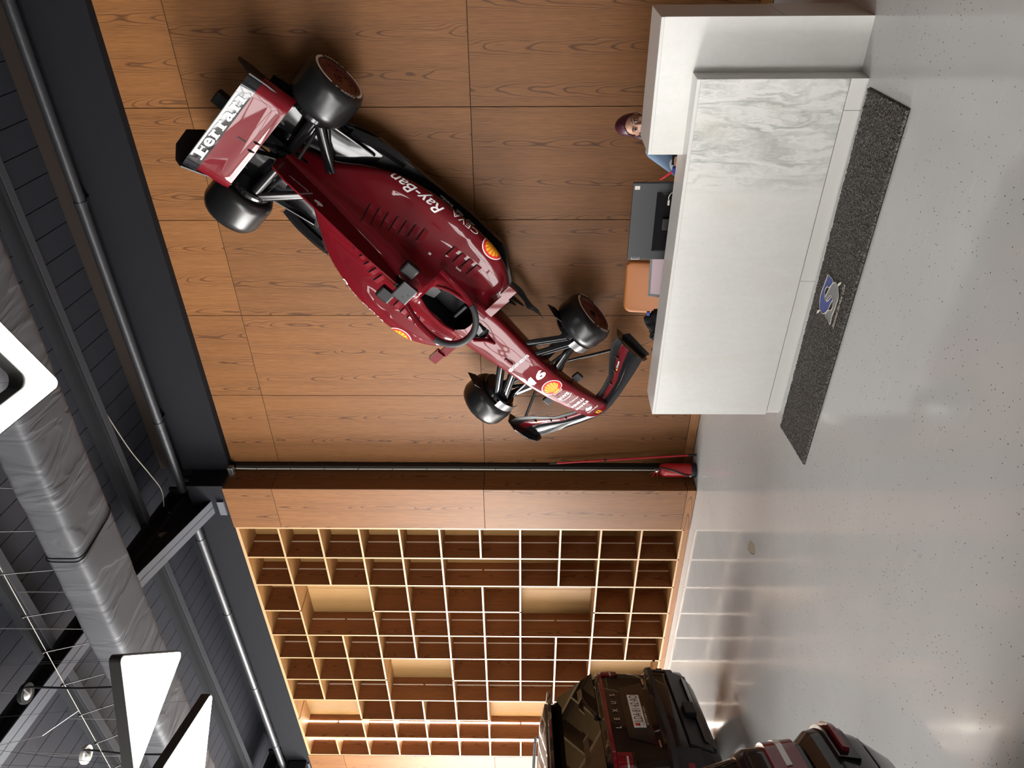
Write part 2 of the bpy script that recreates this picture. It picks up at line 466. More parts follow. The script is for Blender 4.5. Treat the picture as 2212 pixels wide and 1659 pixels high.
def panel_mesh(w, h, t=0.014, key='oak'):
    q = (round(w, 3), round(h, 3), key)
    if q not in _pc: _pc[q] = MB().cbox(-w / 2, w / 2, -t / 2, t / 2, -h / 2, h / 2, 0.0015).mesh('panel', key)
    return _pc[q]


def panel(x0, x1, z0, z1, y, parent, gap=0.003, key='oak', name='panel'):
    return place(panel_mesh(x1 - x0 - 2 * gap, z1 - z0 - 2 * gap, key=key), name, ((x0 + x1) / 2, y + 0.007, (z0 + z1) / 2), parent)


for a, b2 in zip(XS[:-1], XS[1:]):
    for z0, z1 in ROWS: panel(a, b2, z0, z1, D, wb)
bb = tag(MB().box(-6.3, 4.2, D + 0.004, D + 0.016, 0, 0.112).build('baseboard_back', 'joint'), 'oak skirting board along the car wall', kind='structure')
for a, b2 in ((-6.164, -4.6), (-4.6, -2.2), (-2.2, 0.2), (0.2, 2.6), (2.6, 4.2)): panel(a, b2, 0.006, 0.112, D - 0.004, bb, 0.0015, 'oak_along', 'board')

# --- pier between the alcove and the shelving
XR, XL = -6.2375, -6.905
pier = tag(MB().box(XL + 0.002, XR - 0.016, DC + 0.016, D + 0.05, 0, 5.70).build('wall_pier', 'joint'), 'oak clad pier between the car wall and the shelving', kind='structure')
for z0, z1 in ROWS: panel(XL, XR, z0, z1 if z1 < 5.5 else 5.68, DC, pier)
panel(XL, XR, 0.006, 0.112, DC, pier, 0.0015, 'oak_along', 'board')
side = MB().cbox(-0.007, 0.007, -(D - DC) / 2, (D - DC) / 2, -0.5, 0.5, 0.0015)
for z0, z1 in ROWS + [(0.006, 0.112)]:
    h2 = (min(z1, 5.68) - z0) - 0.006
    me = MB().cbox(-0.007, 0.007, -(D - DC) / 2 + 0.003, (D - DC) / 2, -h2 / 2, h2 / 2, 0.0015).mesh('panel', 'oak_side' if 'oak_side' in MATS else 'oak')
    place(me, 'panel', (XR - 0.007, (D + DC) / 2 + 0.004, (z0 + min(z1, 5.68)) / 2), pier)

# --- panelled wall beyond the shelving
XE = -12.385
we = tag(MB().box(-17.6, XE, DC + 0.016, D + 0.25, 0, 5.70).build('wall_beyond', 'joint'), 'oak panelled wall beyond the far end of the shelving', kind='structure')
for i in range(5):
    for z0, z1 in ROWS: panel(XE - 1.04 * (i + 1), XE - 1.04 * i, z0, min(z1, 5.68), DC, we)
    panel(XE - 1.04 * (i + 1), XE - 1.04 * i, 0.006, 0.112, DC, we, 0.0015, 'oak_along', 'board')

# --- other walls of the room (behind the camera), with the glazing that lets the daylight in
tag(MB().box(4.2, 4.4, -7.2, 7.2, 0, 9.2).build('wall_right', 'wall_brown'), 'plain side wall out of the picture', kind='structure')
FX0, FX1, EY0, EY1, WT, WF_ = -15.0, -3.0, -6.5, 4.5, 4.8, 3.5
wf = MB().box(-17.6, 4.4, -7.2, -7.0, WF_, 9.2).box(FX1, 4.4, -7.2, -7.0, 0, WF_).box(-17.6, FX0, -7.2, -7.0, 0, WF_).box(FX0, FX1, -7.2, -7.0, 0, 0.3)
tag(wf.build('wall_front', 'wall_paint'), 'front wall behind the viewer with a long glazed opening', kind='structure')
wl = MB().box(-17.8, -17.6, -7.2, 7.2, WT, 9.2).box(-17.8, -17.6, -7.2, EY0, 0, WT).box(-17.8, -17.6, EY1, 7.2, 0, WT).box(-17.8, -17.6, EY0, EY1, 0, 0.3)
tag(wl.build('wall_left', 'wall_paint'), 'end wall of the showroom with a glazed opening', kind='structure')
w1 = MB()
for i in range(7): w1.box(FX0 + 2.0 * i - 0.05, FX0 + 2.0 * i + 0.05, -6.92, -6.82, 0.3, WF_)
for z in (0.34, 2.4, WF_ - .04): w1.box(FX0, FX1, -6.92, -6.82, z - 0.05, z + 0.05)
tag(w1.build('window_1', 'window_frame'), 'dark frame of the long shop window', kind='structure')
w2 = MB()
for i in range(6): w2.box(-17.46, -17.36, EY0 + 2.2 * i - 0.05, EY0 + 2.2 * i + 0.05, 0.3, WT)
for z in (0.34, 2.6, WT - .04): w2.box(-17.46, -17.36, EY0, EY1, z - 0.05, z + 0.05)
tag(w2.build('window_2', 'window_frame'), 'dark frame of the end window', kind='structure')

# --- beam over the walls
def rough_beam(name, x0, x1, y0, y1, z0, z1, seed, label, amp):
    """painted beam whose top edge is ragged with old mortar"""
    mb = MB(); n = int((x1 - x0) / 0.03); rings = []
    for i in range(n + 1):
        x = x0 + (x1 - x0) * i / n
        t = z1 + amp * (noise.noise(Vector((x * 9, seed, 0))) + 0.6 * noise.noise(Vector((x * 31, seed, 4))))
        rings.append([(x, y0, z0), (x, y1, z0), (x, y1, t), (x, y0, t)])
    mb.loft(rings); return tag(mb.build(name, 'paint_beam'), label, kind='structure')


rough_beam('ceiling_beam', -6.2, 4.2, 6.76, 7.2, ZB, 6.265, 1.0, 'black painted beam over the car wall', 0.006)
rough_beam('ceiling_beam', -17.6, -6.2, DC + 0.002, 7.2, ZB, 6.10, 5.0, 'black painted beam over the shelving with a ragged top edge', 0.022)


def zroof(y): return 6.60 + 0.148 * (6.82 - y)


tag(MB().box(-17.6, 4.2, 6.93, 7.2, 6.0, 6.75).build('wall_upper', 'paint_dark'), 'dark painted strip of wall above the beams', kind='structure')

# --- roof: narrow metal sheets laid side by side
roof = tag(MB().prism([(7.2, zroof(7.2) + 0.03), (-7.2, zroof(-7.2) + 0.03), (-7.2, zroof(-7.2) + 0.12), (7.2, zroof(7.2) + 0.12)], -17.8, 4.4, 'X').build('ceiling', 'steel_black'),
           'dark metal sheet roof above the showroom', kind='structure')
SW = 0.25
bmr = MB(); L = 14.4
prof = [(-SW / 2 + 0.004, 0.0), (SW / 2 - 0.004, 0.0), (SW / 2 - 0.010, 0.022), (-SW / 2 + 0.010, 0.022)]
ya, yb = 7.2, -7.2
bmr.loft([[(u, ya, zroof(ya) + w) for u, w in prof], [(u, yb, zroof(yb) + w) for u, w in prof]])
sheet = bmr.mesh('roof_sheet', 'roof_sheet')
for i in range(int(19.0 / SW)): place(sheet, 'roof_sheet', (-17.0 + SW * (i + 0.5), 0, 0), roof)

# --- purlins
for k2, yv in enumerate((6.12, 4.42, 2.7, 1.0, -0.7, -2.4, -4.1, -5.8)):
    zt = zroof(yv)
    pr = thing('roof_purlin', (0, yv, zt))
    MB().box(-17.5, 4.2, -0.012, 0.012, -0.20, 0.0).build('web', 'purlin', pr)
    MB().box(-17.5, 4.2, -0.012, 0.075, -0.21, -0.195).box(-17.5, 4.2, 0.068, 0.075, -0.195, -0.165).build('flange', 'purlin_light', pr)
    MB().box(-17.5, 4.2, -0.075, -0.012, -0.16, -0.155).build('clip_rail', 'purlin', pr)
    names = ['nearest the wood wall, above the pipe', 'second from the wood wall, above the duct', 'third from the wood wall', 'fourth from the wood wall', 'fifth from the wood wall', 'sixth from the wood wall', 'seventh from the wood wall', 'farthest from the wood wall']
    tag(pr, 'dark grey steel roof purlin ' + names[k2], kind='structure')

# --- rafters: black web with a haunch, grey bottom flange
BOT = [(6.72, 5.76), (5.42, 6.25), (4.67, 6.50), (3.5, 6.70), (0.0, 7.24), (-6.9, 8.27)]


def rafter(x, label):
    rf = thing('roof_rafter', (x, 0, 0))
    top = [(yv, zroof(yv) - 0.21) for yv, _ in BOT]
    MB().prism([(6.9, 5.72)] + BOT + top[::-1] + [(6.9, zroof(6.9) - 0.2)], -0.006, 0.006, 'X').build('web', 'steel_black', rf)
    fl = MB()
    rings = []
    for yv, zv in BOT: rings.append([(-0.10, yv, zv), (0.10, yv, zv), (0.10, yv, zv + 0.014), (-0.10, yv, zv + 0.014)])
    fl.loft(rings); fl.build('bottom_flange', 'steel_grey', rf)
    rings = []
    for yv, zv in top: rings.append([(-0.10, yv, zv), (0.10, yv, zv), (0.10, yv, zv + 0.014), (-0.10, yv, zv + 0.014)])
    MB().loft(rings).build('top_flange', 'steel_black', rf)
    MB().prism([(6.72, 6.20), (5.4, 6.44), (4.6, 6.56), (4.6, 6.575), (5.4, 6.455), (6.72, 6.215)], -0.09, 0.09, 'X').build('stiffener', 'steel_black', rf)
    MB().box(-0.12, 0.12, 6.66, 6.70, 5.66, 6.45).build('end_plate', 'steel_black', rf)
    MB().box(-0.11, 0.11, 6.44, 6.60, 5.70, 5.78).build('bracket', 'steel_grey', rf)
    for by in (6.35, 6.0):
        MB().prism([(by - .04, 6.30), (by + .04, 6.26), (by, 6.36)], 0.006, 0.03, 'X').build('cleat', 'galv', rf)
    return tag(rf, label, kind='structure')


rafter(-6.55, 'black haunched steel rafter rising from the oak pier')
rafter(-12.75, 'black haunched steel rafter past the far end of the shelving')

# --- service pipes along the beam
def pipe(x0, x1, y0, y1, z0, z1, label, joints, blen):
    p = thing('service_pipe', (x1, y1, z1))
    MB().tube([(x0 - x1, y0 - y1, z0 - z1), (0, 0, 0)], 0.052, 16).build('tube', 'pipe', p, True)
    for t in joints:
        c = Vector((x0 - x1, y0 - y1, z0 - z1)) * t
        MB().tube([c + Vector((-.03, 0, 0)), c + Vector((.03, 0, 0))], 0.058, 16).build('coupling', 'pipe', p, True)
        MB().box(c.x - 0.02, c.x + 0.02, c.y, c.y + blen, c.z - 0.012, c.z + 0.012).build('bracket', 'steel_black', p)
    return tag(p, label, 'pipe')


pipe(4.15, -6.40, 6.60, 6.60, 6.165, 6.235, 'grey service pipe along the beam over the car wall', (0.1, 0.35, 0.6, 0.85), 0.155)
pipe(-6.72, -12.6, 6.36, 6.36, 6.085, 6.105, 'grey service pipe along the beam over the shelving', (0.12, 0.4, 0.7, 0.95), 0.10)
tag(MB().cbox(-13.2, -12.55, 6.28, 6.455, 5.72, 6.02, 0.01).build('cable_box', 'paint_beam'), 'black boxed end below the far rafter', 'box')

# --- fabric wrapped air duct
def duct_centre(x): return 4.39 + (x + 2.0) * 0.045


def duct_piece(x0, x1, puff, seed, parent):
    n = max(8, int(abs(x1 - x0) / 0.045)); m = 56; rings = []
    for i in range(n + 1):
        x = x0 + (x1 - x0) * i / n; cyv = duct_centre(x); ring = []
        e = min(1.0, 6 * min(i, n - i) / n) if puff else 1.0
        for k2 in range(m):
            a = 2 * math.pi * k2 / m; ca, sa = math.cos(a), math.sin(a)
            q = 0.32
            u = math.copysign(abs(ca) ** q, ca) * 0.285; w = math.copysign(abs(sa) ** q, sa) * 0.16
            v = Vector((x * 1.1, u * 2 + seed, w * 2))
            d = 0.007 * noise.noise(v * 1.1) + 0.006 * noise.noise(Vector((x * 6 + 5 * u, u * 2.0, seed + w * 3)))
            # folds running across the wrap
            d += 0.010 * max(0, noise.noise(Vector((x * 4.5 + u * 2.4, seed * 3 + u, 0.7)))) * e
            s2 = 1 + d / 0.25
            ring.append((x, cyv + u * s2, 5.76 + w * s2))
        rings.append(ring)
    return MB().loft(rings).build('wrap', 'duct', parent, True, 60)


du = thing('air_duct', (-6.0, duct_centre(-6.0), 5.6))
du.location = (0, 0, 0)
duct_piece(4.1, -0.9, True, 1.0, du); duct_piece(-0.9, -4.62, True, 2.0, du); duct_piece(-4.63, -9.4, True, 3.0, du); duct_piece(-9.41, -16.5, True, 4.0, du)
for xj in (-0.9, -4.625, -9.405):
    ring = []
    for k2 in range(56):
        a = 2 * math.pi * k2 / 56; ca, sa = math.cos(a), math.sin(a)
        ring.append((xj + 0.06 * math.cos(a) * 0.6, duct_centre(xj) + math.copysign(abs(ca) ** .32, ca) * 0.293, 5.76 + math.copysign(abs(sa) ** .32, sa) * 0.168))
    MB().tube(ring, 0.006, 6, cyc=True).build('strap', 'cable_black', du)
for xj in (-1.5, -3.6, -5.6, -7.6, -9.6, -11.6):
    MB().tube([(xj, duct_centre(xj) + .2, 5.9), (xj, duct_centre(xj) + .2, zroof(duct_centre(xj) + .2) - .02)], 0.004, 6).build('hanger_rod', 'galv', du)
    MB().tube([(xj, duct_centre(xj) - .2, 5.9), (xj, duct_centre(xj) - .2, zroof(duct_centre(xj)) - .02)], 0.004, 6).build('hanger_rod', 'galv', du)
tag(du, 'grey fabric wrapped rectangular air duct slung under the roof', 'duct')

# --- suspended cable with spacer rods beside the duct
cw = thing('suspended_cable', (0, 0, 0))
MB().tube([(-1.0, 3.66, 5.9), (-4.279, 3.60, 5.9), (-6.924, 3.487, 5.9), (-12.0, 3.3, 5.92)], 0.003, 6).build('wire', 'cable_white', cw, True)
for i in range(14):
    x = -1.7 - 0.435 * i - 0.04 * (i > 6)
    yv = 3.66 - (abs(x) - 1.0) * 0.0305
    MB().tube([(x, yv, 5.9), (x - 0.42, duct_centre(x - .42) - 0.31, 5.86)], 0.005, 6).build('spacer_rod', 'cable_black', cw)
    MB().ell((x, yv, 5.9), (0.014, 0.012, 0.012), 8, 6).build('clip', 'cable_black', cw, True)
MB().tube([(-6.05, 3.53, 5.9), (-6.05, 3.3, 6.1), (-6.3, 3.2, zroof(3.2) - .03)], 0.003, 5).build('stay', 'galv', cw)
tag(cw, 'thin pale cable with dark spacer rods running along the duct', 'cable')
# loose wire hanging in front of the cladding by the pipe
pts = crom([(-4.15, 6.25, 6.62), (-4.7, 6.22, 6.55), (-5.35, 6.2, 6.42), (-5.8, 6.25, 6.33), (-6.1, 6.3, 6.30), (-6.42, 6.35, 6.38)], 8)
tag(MB().tube(pts, 0.006, 6).build('loose_wire', 'cable_white', None, True), 'loose thin wire sagging beside the rafter above the car wall', 'wire')

# --- triangular suspended luminaires
def tri_pts(V, r, n=6, inset=0.0):
    """rounded corners of a triangle"""
    V = [Vector((a, b)) for a, b in V]; c = (V[0] + V[1] + V[2]) / 3
    if inset:
        s = 1 - inset / ((V[0] - c).length * 0.5); V = [c + (v - c) * s for v in V]
    out = []
    for i in range(3):
        p, a, b = V[i], V[i - 1], V[(i + 1) % 3]
        da, db = (a - p).normalized(), (b - p).normalized(); bis = (da + db).normalized()
        half = math.acos(max(-1, min(1, da.dot(db)))) / 2
        ctr = p + bis * (r / math.sin(half)); s0 = p + da * (r / math.tan(half)); s1 = p + db * (r / math.tan(half))
        a0 = math.atan2((s0 - ctr).y, (s0 - ctr).x); a1 = math.atan2((s1 - ctr).y, (s1 - ctr).x)
        d = (a1 - a0 + math.pi) % (2 * math.pi) - math.pi
        for k2 in range(n + 1): out.append((ctr.x + r * math.cos(a0 + d * k2 / n), ctr.y + r * math.sin(a0 + d * k2 / n)))
    return out


def luminaire(V, z, ring, label, power, hgt=0.075):
    c = (sum(a for a, b in V) / 3, sum(b for a, b in V) / 3)
    L0 = [(a - c[0], b - c[1]) for a, b in V]
    t = thing('pendant_lamp', (c[0], c[1], z))
    o = tri_pts(L0, 0.035); i0 = tri_pts(L0, 0.030, inset=0.010)
    n = len(o)
    if not ring:
        MB().prism(o, 0.0, hgt, 'Z').build('housing', 'lamp_body', t, True)
        MB().prism(i0, -0.004, 0.001, 'Z').build('diffuser', 'lamp_glow', t)
    else:
        W = 0.135
        ii = tri_pts(L0, 0.05, inset=W); ii2 = tri_pts(L0, 0.045, inset=W - 0.008)
        MB().loft([[(a, b, hgt) for a, b in o], [(a, b, 0) for a, b in o], [(a, b, 0) for a, b in ii], [(a, b, hgt) for a, b in ii]], cyc=True).build('housing', 'lamp_body', t, True)
        MB().loft([[(a, b, -0.004) for a, b in i0], [(a, b, 0.001) for a, b in i0], [(a, b, 0.001) for a, b in ii2], [(a, b, -0.004) for a, b in ii2]], cyc=True).build('diffuser', 'lamp_glow', t)
    zr = zroof(c[1] + .4) - z - .02
    for a, b in L0: MB().tube([(a * .85, b * .85, hgt), (a * .4, b * .4, zr)], 0.0012, 5).build('suspension_wire', 'cable_black', t)
    return tag(t, label, 'lamp', 'triangular pendant lamps')


ZL = 4.6
def eq(p, d1, d2, s): return [p, (p[0] + d1[0] * s, p[1] + d1[1] * s), (p[0] + d2[0] * s, p[1] + d2[1] * s)]


luminaire(eq((-2.396, 3.305), (0.926, -0.378), (0.154, -0.988), 1.0), ZL, True, 'triangular ring lamp with an open middle, hung by the duct', 0)
luminaire([(-4.125, 2.778), (-4.875, 3.326), (-4.95, 2.413)], ZL, False, 'solid glowing triangle lamp whose flat edge faces the duct seam', 0)
luminaire(eq((-5.607, 3.456), (0.386, -0.922), (-0.621, -0.783), 0.92), ZL, False, 'solid glowing triangle lamp with its point towards the shelving', 0)
# more of the same row, out of the picture
luminaire(eq((-8.6, 2.9), (0.386, -0.922), (-0.621, -0.783), 0.92), ZL, False, 'solid glowing triangle lamp farther along the row, beyond the picture', 0)
luminaire(eq((-9.9, 2.3), (-0.386, 0.922), (0.621, 0.783), 0.92), ZL, False, 'last solid glowing triangle lamp at the far end of the row', 0)
for i, (c, lamp, lab) in enumerate((((-5.988, 3.644, 6.4), (-4.72, 2.95, ZL + .08), 'round black suspension cup beside the duct, nearer the pier'), ((-7.312, 3.799, 6.4), (-5.75, 3.0, ZL + .08), 'round white suspension cup beside the duct, farther from the pier'))):
    t = thing('suspension_cup', c)
    MB().lathe([(0.0, 0.028), (0.085, 0.028), (0.09, 0.02), (0.09, -0.012), (0.0, -0.012)], 28).build('disc', 'black_plastic' if i == 0 else 'plate_white', t, True)
    MB().lathe([(0.0, -0.012), (0.055, -0.013), (0.03, -0.03), (0.0, -0.032)], 20).build('boss', 'galv', t, True)
    d = Vector(lamp) - Vector(c)
    pts = [(0, 0, -0.02), (d.x * .25, d.y * .2, d.z * .12), (d.x * .6, d.y * .6, d.z * .55), (d.x * .9, d.y * .9, d.z * .95), (d.x, d.y, d.z)]
    MB().tube(crom(pts, 8), 0.009, 8).build('power_cord', 'cable_black', t, True)
    MB().tube([(0, 0, 0.02), (0.0, 0.02, zroof(c[1] + .02) - c[2] - .02)], 0.003, 6).build('stay_wire', 'galv', t)
    tag(t, lab, 'lamp fitting')

# ================================================================== SHELVING
SX = [-6.912 - 0.5454 * i for i in range(11)]
SZ = [5.638 - 0.5053 * j for j in range(12)]
TH = 0.024
sh = thing('shelving_unit', (-9.64, DC, 0))
sh.location = (0, 0, 0)
miss_v = {(3, r) for r in (2, 3, 8, 9)} | {(6, r) for r in (4, 5, 10, 11)} | {(8, r) for r in (1, 2, 7, 8)}
miss_h = {(2, 6), (3, 2), (4, 2), (3, 8), (4, 8), (6, 4), (7, 4), (6, 10), (7, 10), (8, 1), (9, 1), (8, 7), (9, 7)}
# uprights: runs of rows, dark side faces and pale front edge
def board(x0, x1, y0, y1, z0, z1, mat, name, parent):
    c = ((x0 + x1) / 2, (y0 + y1) / 2, (z0 + z1) / 2)
    mb = MB().cbox(x0 - c[0], x1 - c[0], y0 - c[1], y1 - c[1], z0 - c[2], z1 - c[2], 0.0012)
    o = mb.build(name, [mat, 'oak_edge'], parent)
    for p in o.data.polygons:
        if p.normal.y < -0.5: p.material_index = 1
    o.location = c; return o


for i in range(11):
    runs = []; cur = None
    for r in range(1, 12):
        if (i, r) in miss_v: cur = None; continue
        if cur is None: cur = [r, r]; runs.append(cur)
        else: cur[1] = r
    for a, b2 in runs:
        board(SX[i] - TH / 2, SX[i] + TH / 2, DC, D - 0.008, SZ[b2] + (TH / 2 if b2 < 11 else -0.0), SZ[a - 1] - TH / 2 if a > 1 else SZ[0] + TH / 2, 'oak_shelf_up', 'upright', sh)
_hm = {}
for c in range(1, 11):
    for j in range(12):
        if (c, j) in miss_h: continue
        x0, x1 = SX[c] + TH / 2, SX[c - 1] - TH / 2
        if 'h' not in _hm:
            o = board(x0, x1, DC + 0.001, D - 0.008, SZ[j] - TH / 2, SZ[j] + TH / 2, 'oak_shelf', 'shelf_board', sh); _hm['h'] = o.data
        else: place(_hm['h'], 'shelf_board', ((x0 + x1) / 2, (DC + D - 0.007) / 2, SZ[j]), sh)
# back panels, one for each bay column
for c in range(1, 11):
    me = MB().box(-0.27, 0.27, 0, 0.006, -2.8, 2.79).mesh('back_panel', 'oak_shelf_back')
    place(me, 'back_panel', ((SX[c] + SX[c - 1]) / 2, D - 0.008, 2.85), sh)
# strip lights let into the side faces; the two at the far end are on
for i, on in ((1, 0), (2, 0), (4, 0), (5, 0), (7, 0), (9, 1), (10, 1)):
    mb = MB()
    for r in range(1, 12):
        if (i, r) in miss_v: continue
        mb.box(SX[i] + TH / 2 - 0.004, SX[i] + TH / 2 + (0.006 if on else 0.003), 6.724, 6.742, SZ[r] + TH / 2 + 0.004, SZ[r - 1] - TH / 2 - 0.004)
    o = mb.build('strip_light', 'led_on' if on else 'led_off', sh)
    if on: o['label'] = 'lit white strip light'
MB().box(SX[10] - TH / 2, SX[0] + TH / 2, DC + 0.012, DC + 0.03, 0.004, SZ[11] - TH / 2).build('plinth', 'oak_along', sh)
MB().box(SX[10] - TH / 2, SX[0] + TH / 2, DC + 0.004, DC + 0.03, SZ[0] + TH / 2, 5.70).build('top_fillet', 'oak_edge', sh)
tag(sh, 'wall of built-in oak cube shelving, empty, with strip lights', 'shelves')

# ================================================================== CORNER OF THE ALCOVE
ch = thing('cable_channel', (-6.2, 6.84, 0))
MB().cbox(-0.034, 0.034, -0.045, 0.025, 0.0, 5.60, 0.004).build('cover', 'black_plastic', ch)
MB().tube([(-0.006, -0.050, 0.02), (-0.008, -0.050, 1.5), (-0.004, -0.050, 3.0), (-0.008, -0.050, 5.4), (-0.004, -0.049, 5.60)], 0.008, 8).build('cable', 'cable_pale', ch, True)
for z in [0.3 + 0.42 * i for i in range(13)]: MB().box(-0.018, 0.006, -0.060, -0.044, z, z + 0.006).build('cable_clip', 'black_plastic', ch)
tag(ch, 'black cable channel with a pale cable up the alcove corner', 'channel')
jb = thing('junction_box', (-6.19, 6.73, 5.60))
MB().cbox(-0.065, 0.065, -0.035, 0.035, 0.0, 0.062, 0.006).build('body', 'galv', jb)
MB().cbox(-0.055, 0.055, -0.04, -0.034, 0.006, 0.056, 0.002).build('lid', 'silver', jb)
MB().tube([(0, 0.0, -0.02), (0, 0.0, 0.0)], 0.012, 10).build('gland', 'black_plastic', jb, True)
tag(jb, 'small metal junction box at the top of the cable channel', 'box')

fe = thing('fire_extinguisher', (-6.09, 6.665, 0))
MB().lathe([(0.0, 0.0), (0.084, 0.0), (0.088, 0.006), (0.088, 0.06), (0.085, 0.066)], 32).build('base_ring', 'black_plastic', fe, True)
MB().lathe([(0.083, 0.02), (0.083, 0.36), (0.080, 0.39), (0.066, 0.42), (0.045, 0.438), (0.02, 0.445), (0.0, 0.445)], 32).build('cylinder', 'red_steel', fe, True, 50)
MB().lathe([(0.022, 0.44), (0.022, 0.475), (0.014, 0.48), (0.014, 0.49), (0.0, 0.49)], 16).build('valve', 'galv', fe, True)
MB().prism([(-0.02, 0.485), (-0.11, 0.52), (-0.115, 0.508), (-0.02, 0.468)], -0.010, 0.010, 'Y').build('lever', 'red_steel', fe)
MB().prism([(-0.02, 0.465), (-0.10, 0.455), (-0.10, 0.445), (-0.02, 0.452)], -0.010, 0.010, 'Y').build('carrying_handle', 'red_steel', fe)
MB().tube([(0.0, -0.02, 0.47), (0.0, -0.034, 0.472)], 0.014, 14).build('gauge', 'chrome', fe, True)
MB().tube([(-0.008, -0.012, 0.485), (-0.02, -0.03, 0.53), (-0.035, -0.035, 0.56)], 0.003, 6).build('safety_pin', 'chrome', fe)
MB().tube(crom([(0.02, -0.01, 0.465), (0.055, -0.03, 0.455), (0.075, -0.055, 0.40), (0.06, -0.082, 0.28), (0.02, -0.097, 0.17), (-0.005, -0.096, 0.09)], 6), 0.010, 8).build('hose', 'black_plastic', fe, True)
MB().tube([(-0.005, -0.096, 0.095), (-0.008, -0.095, 0.07)], 0.012, 10).build('nozzle', 'galv', fe, True)
tag(fe, 'red fire extinguisher with a black base on the floor by the pier', 'extinguisher')

p0, p1 = Vector((-5.917, 6.745, 0.0)), Vector((-6.085, 6.765, 1.752))
po = thing('telescopic_pole', p0); d = p1 - p0
MB().tube([d * 0.05, d * 0.955], 0.0125, 12).build('shaft', 'red_plastic', po, True)
MB().tube([d * 0.0, d * 0.055], 0.0145, 12).build('end_cap', 'black_plastic', po, True)
MB().tube([d * 0.608, d * 0.624], 0.017, 12).build('locking_collar', 'black_plastic', po, True)
MB().tube([d * 0.945, d * 1.0], [0.015, 0.009], 12).build('tip', 'black_plastic', po, True)
tag(po, 'thin red telescopic pole leaning in the alcove corner', 'pole')

# ================================================================== RECEPTION DESK
dk = thing('reception_desk', (-1.15, 4.69, 0))
ROT = R_(-1.3)
# tall counter (kept square to the wall) -------------------------------------------------
o3 = (-1.15, 4.69, 0)
def dbox(name, x0, x1, y0, y1, z0, z1, b=0.004, mat=None, rot=0.0):
    mat = mat or ('marble' if name == 'front_slab' else 'marble_plain')
    c = ((x0 + x1) / 2, (y0 + y1) / 2, (z0 + z1) / 2)
    mb = MB().cbox(x0 - c[0], x1 - c[0], y0 - c[1], y1 - c[1], z0 - c[2], z1 - c[2], b)
    ob = mb.build(name, mat, dk); q = Vector((c[0] - o3[0], c[1] - o3[1], c[2]))
    if rot:
        q = Matrix.Rotation(rot, 3, 'Z') @ q; ob.rotation_euler = (0, 0, rot)
    ob.location = q; return ob


ob = MB().prism([(-1.652, 1.0), (-1.30, 1.0), (-1.30, 0.0), (-0.833, 0.0), (-0.833, 1.226), (-1.652, 1.226)], 4.838, 4.860, 'Y').build('front_slab', 'marble', dk)
ob.location = (1.15, -4.69, 0)
dbox('end_slab', -0.855, -0.833, 4.861, 5.250, 0.52, 1.226)
dbox('end_slab', -0.855, -0.833, 4.861, 5.270, 0.0, 0.5185)
dbox('counter_top', -1.652, -0.833, 4.838, 5.235, 1.2255, 1.248)
dbox('back_slab', -1.652, -0.856, 5.213, 5.235, 0.98, 1.226)
dbox('underside', -1.652, -0.856, 4.861, 5.212, 0.985, 1.000)
dbox('end_slab', -1.652, -1.630, 4.861, 5.212, 1.001, 1.226)
dbox('core', -1.28, -0.86, 4.862, 5.21, 0.0, 0.98, mat='paint_dark')
# long low counter, turned slightly ------------------------------------------------------
BX0, BX1 = -3.735, -1.147
dbox('front_slab', BX0, BX1, 4.690, 4.712, 0.112, 1.000, rot=ROT)
for a, b2 in ((BX0 + 0.03, -2.52), (-2.52, -1.335), (-1.335, BX1)): dbox('plinth_tile', a + 0.001, b2 - 0.001, 4.693, 4.712, 0.0, 0.108, 0.002, rot=ROT)
dbox('counter_top', BX0, BX1, 4.690, 4.990, 0.9995, 1.023, rot=ROT)
dbox('end_slab', BX1 - 0.022, BX1, 4.713, 4.835, 0.0, 1.000, rot=ROT)
dbox('end_slab', BX0, BX0 + 0.022, 4.713, 4.988, 0.0, 1.000, rot=ROT)
dbox('back_slab', BX0 + 0.023, -1.66, 4.966, 4.988, 0.0, 1.000, rot=ROT)
# inner work surface
dbox('work_surface', BX0 + 0.05, -1.32, 5.0, 5.58, 0.715, 0.745, mat='oak_along')
for x in (BX0 + 0.06, -1.36): dbox('support_panel', x, x + 0.03, 5.02, 5.55, 0.0, 0.714, mat='oak')
tag(dk, 'white veined marble reception desk with a raised corner counter', 'desk')

# ================================================================== MAT
mt = thing('floor_mat', (-2.45, 4.39, 0))
cor = {'fl': (-3.692, 4.105), 'fr': (-1.160, 4.105), 'br': (-1.189, 4.655), 'bl': (-3.782, 4.655)}
nx, ny = 300, 66; vs = []; fs = []
for j in range(ny + 1):
    for i in range(nx + 1):
        s, t = i / nx, j / ny
        A = Vector(cor['fl']).lerp(Vector(cor['fr']), s); B = Vector(cor['bl']).lerp(Vector(cor['br']), s); q = A.lerp(B, t)
        edge = i in (0, nx) or j in (0, ny)
        jit = 0.004
        x = q.x + random.uniform(-jit, jit) + 2.45; y = q.y + random.uniform(-jit, jit) - 4.39
        z = 0.006 if edge else 0.013 + random.uniform(0, 0.007)
        vs.append((x, y, z))
for j in range(ny):
    for i in range(nx):
        a = j * (nx + 1) + i; fs.append((a, a + 1, a + nx + 2, a + nx + 1))
ob = MB().add(vs, fs).build('loop_pile', 'carpet', mt); ob['kind'] = 'stuff'
q = [cor[k2] for k2 in ('fl', 'fr', 'br', 'bl')]
MB().prism([(a + 2.45, b - 4.39) for a, b in q], 0.0, 0.007, 'Z').build('backing', 'rubber_matt', mt)
